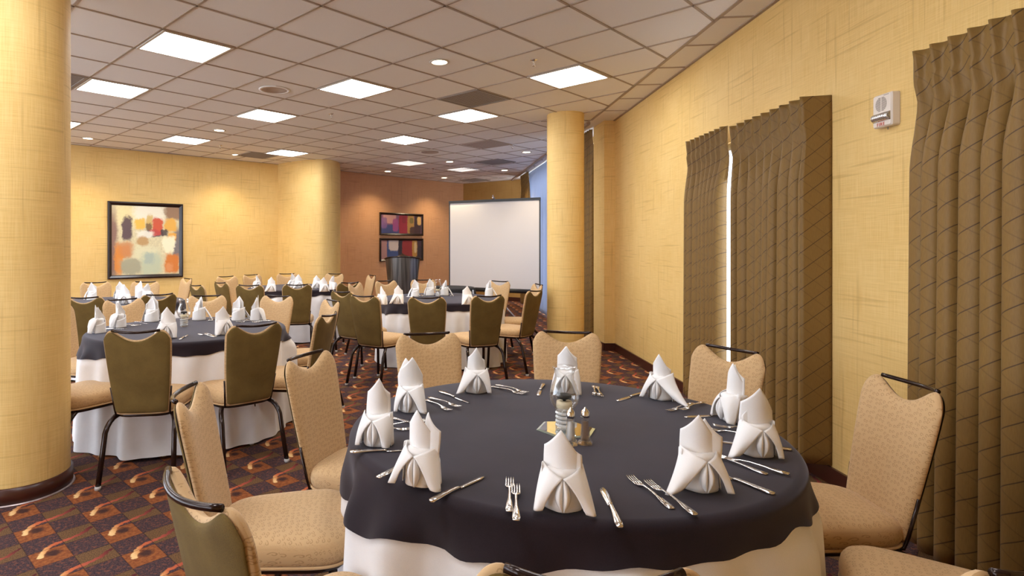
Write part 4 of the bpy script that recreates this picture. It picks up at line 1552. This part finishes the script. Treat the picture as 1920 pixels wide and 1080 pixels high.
# ------------------------------------------------------------------ table centre
def hurricane(x, y, z, label):
    t = empty('hurricane_lamp', (x, y, z))
    tag(t, label, 'candle lamp', 'glass hurricane lamps')
    out = [(.030, .000), (.031, .006), (.027, .012), (.026, .03), (.027, .055), (.030, .066), (.044, .085), (.0505, .105), (.0495, .125), (.042, .150), (.034, .172), (.032, .185), (.036, .203), (.041, .213)]
    inn = [(a - .0018, b + (.001 if k == len(out) - 1 else 0)) for k, (a, b) in reversed(list(enumerate(out))) if b > .064]
    prof = [(0, 0)] + out + inn + [(.0, .066)]
    MB().lathe(prof, 32).build('glass_shade', M['glass'], t)
    st = MB()
    for k in range(4):
        st.lathe([(.0, .006 + .014 * k), (.0285, .008 + .014 * k), (.0315, .013 + .014 * k), (.0285, .018 + .014 * k), (0, .019 + .014 * k)], 12, smooth=False)
    st.build('cut_stem', M['cut_glass'], t)
    MB().lathe([(0, .071), (.026, .0715), (.0275, .076), (.026, .094), (.014, .095), (0, .094)], 24).build('candle', M['wax'], t)
    MB().lathe([(.0, .104), (.022, .104), (.0245, .108), (.024, .116), (.020, .118), (0, .117)], 24).build('candle_cap', M['wick'], t)
    MB().tube([(0, 0, .093), (0, 0, .106)], .006, 6).build('wick', M['wick'], t)
    return t


hx, hy = at_z(1058, 806, TZ)
mx, my = at_z(1061, 806, TZ)
hexa = [(.104 * math.cos(PI / 3 * k + .06), .104 * math.sin(PI / 3 * k + .06)) for k in range(6)]
mt = empty('mirror_tile', (mx, my, TZ + .0005))
tag(mt, 'hexagonal mirror tile under the near hurricane lamp', 'mirror')
MB().prism([(a * .90, b * .90) for a, b in hexa], .0045, .005).build('mirror_face', M['mirror'], mt)
bv = MB()
vs = [(a, b, 0) for a, b in hexa] + [(a, b, .002) for a, b in hexa] + [(a * .90, b * .90, .0048) for a, b in hexa]
bv.add(vs, [(k, (k + 1) % 6, 6 + (k + 1) % 6, 6 + k) for k in range(6)] + [(6 + k, 6 + (k + 1) % 6, 12 + (k + 1) % 6, 12 + k) for k in range(6)] + [(5, 4, 3, 2, 1, 0)], None, 0, False)
bv.build('bevelled_edge', M['mirror_edge'], mt)
hurricane(hx, hy, TZ + .006, 'glass hurricane lamp with candle on the mirror tile, nearest table')
x, y = at_z(345, 612, .753)
hurricane(x, y, .7535, 'glass hurricane lamp on the table beside the near column')
x, y = at_z(821, 556, .753)
hurricane(x, y, .7535, 'glass hurricane lamp on the table before the projection screen')


def shaker(px, py, label, fill):
    x, y = at_z(px, py, TZ)
    t = empty('condiment_shaker', (x, y, TZ + .0005))
    tag(t, label, 'shaker', 'salt and pepper shakers')
    n = 8
    out = [(.0245, 0), (.0245, .005), (.0185, .014), (.0155, .030), (.0125, .075), (.0115, .088)]
    prof = [(0, 0)] + out + [(.0095, .088), (.0105, .07), (.0135, .028), (.014, .012), (0, .010)]
    MB().lathe(prof, n, smooth=False).build('glass_body', M['shaker_glass'], t)
    MB().lathe([(0, .0112), (.0128, .0125), (.0126, .028), (.0098, .070), (.0, .071)], n).build('filling', fill, t)
    MB().lathe([(.0105, .084), (.0140, .086), (.0145, .092), (.0135, .097), (.0125, .103), (.009, .109), (.004, .113), (.0025, .117), (0, .118)], 16).build('cap', M['chrome'], t)


shaker(1070, 833, 'clear salt shaker with chrome cap, beside the pepper', M['salt'])
shaker(1097, 832, 'clear pepper shaker with brown filling and chrome cap', M['pepper'])


# ------------------------------------------------------------------ projection screen and lectern
sl, sr = Vector((.565, 11.95)), Vector((2.235, 11.0))
d = (sr - sl); W = d.length; rz = math.atan2(d.y, d.x)
mid = (sl + sr) / 2
ps = empty('projection_screen', (mid.x, mid.y, 0), rz)
tag(ps, 'white tripod projection screen with black edges before the sheer curtain', 'projection screen')
z0, z1 = .545, 2.27
MB().box((0, 0, (z0 + z1) / 2), (W - .05, .004, z1 - z0 - .02)).build('screen_fabric', M['screen'], ps)
eb = MB()
for s in (-1, 1):
    eb.box((s * (W / 2 - .012), 0, (z0 + z1) / 2), (.026, .006, z1 - z0))
eb.build('black_border', M['black'], ps)
MB().box((0, 0, z1 + .005), (W, .03, .05)).build('top_bar', M['black'], ps)
MB().tube([(-W / 2 - .01, 0, z0 - .02), (W / 2 + .01, 0, z0 - .02)], .042, 16).build('roller_case', M['black'], ps)
MB().tube([(0, .06, .30), (0, .06, z1 + .07)], .016, 10).build('pole', M['grey_metal'], ps)
MB().lathe([(0, z1 + .03), (.022, z1 + .03), (.022, z1 + .07), (.010, z1 + .09), (.014, z1 + .11), (0, z1 + .12)], 12).build('hook_knob', M['chrome'], ps)
MB().tube([(0, .06, .42), (0, .06, .50)], .032, 12).build('leg_collar', M['black'], ps)
for a in (-25, 95, 215):
    c_, s_ = math.cos(math.radians(a)), math.sin(math.radians(a))
    lg = MB().tube([(0.02 * c_, .06 + .02 * s_, .44), (.62 * c_, .06 + .62 * s_, .015)], .013, 8).build('leg', M['grey_metal'], ps)
    MB().lathe([(0, 0), (.018, 0), (.018, .03), (0, .032)], 10, (.62 * c_, .06 + .62 * s_, 0)).build('rubber_foot', M['black'], lg)

le = empty('lectern', (-.40, 12.55, 0), .0)
tag(le, 'dark pewter barrel-shaped lectern below the collages on the terracotta wall', 'lectern')
def lbody(u, v):
    a = PI * (1 + u)
    w = .255 + .115 * v ** .9
    crown = .055 * math.sin(PI * u) ** 1.2
    return (w * math.cos(a), .24 * (.75 + .25 * v) * math.sin(a), .05 + (1.10 + crown - .05) * v)
MB().grid(lbody, 32, 12).build('barrel_front', M['pewter'], le)
MB().tube([(lbody(k / 32, 1.0)[0] * 1.03, lbody(k / 32, 1.0)[1] * 1.03, lbody(k / 32, 1.0)[2] + .008) for k in range(33)], .017, 8).build('top_rim', M['art_frame'], le)
MB().grid(lambda u, v: (lbody(u, 1)[0] * (1 - v) , lbody(u, 1)[1] * (1 - v), lbody(u, 1)[2] - .01 + .09 * v), 32, 4).build('reading_top', M['art_frame'], le)
MB().box((0, .015, .56), (.54, .03, 1.05)).build('rear_panel', M['art_frame'], le)
MB().grid(lambda u, v: (.28 * math.cos(PI * (1 + u)), .20 * math.sin(PI * (1 + u)), .05 * v), 32, 1).build('plinth', M['black'], le)

# ------------------------------------------------------------------ camera, daylight, view
cam = bpy.data.cameras.new('camera')
cam.sensor_width = 36.0
cam.lens = F / 1920 * 36
cam.shift_x = (960 - CX) / 1920
cam.shift_y = -(540 - YH) / 1920
cam.clip_start = .05
co = bpy.data.objects.new('camera', cam)
COL.objects.link(co)
co.location = (0, 0, CAM_H)
co.rotation_euler = (PI / 2, 0, 0)
S.camera = co

wd = bpy.data.worlds.new('daylight')
S.world = wd
wd.use_nodes = True
bg = wd.node_tree.nodes['Background']
bg.inputs[0].default_value = (0.80, 0.88, 1.0, 1)
bg.inputs[1].default_value = 6.5

S.view_settings.view_transform = 'Standard'
S.view_settings.look = 'None'
S.view_settings.exposure = 0.0
S.view_settings.gamma = 1.0
S.view_settings.use_curve_mapping = False
S.cycles.use_denoising = True
S.cycles.max_bounces = 10
S.cycles.diffuse_bounces = 6
S.cycles.transmission_bounces = 10
S.cycles.sample_clamp_indirect = 6.0
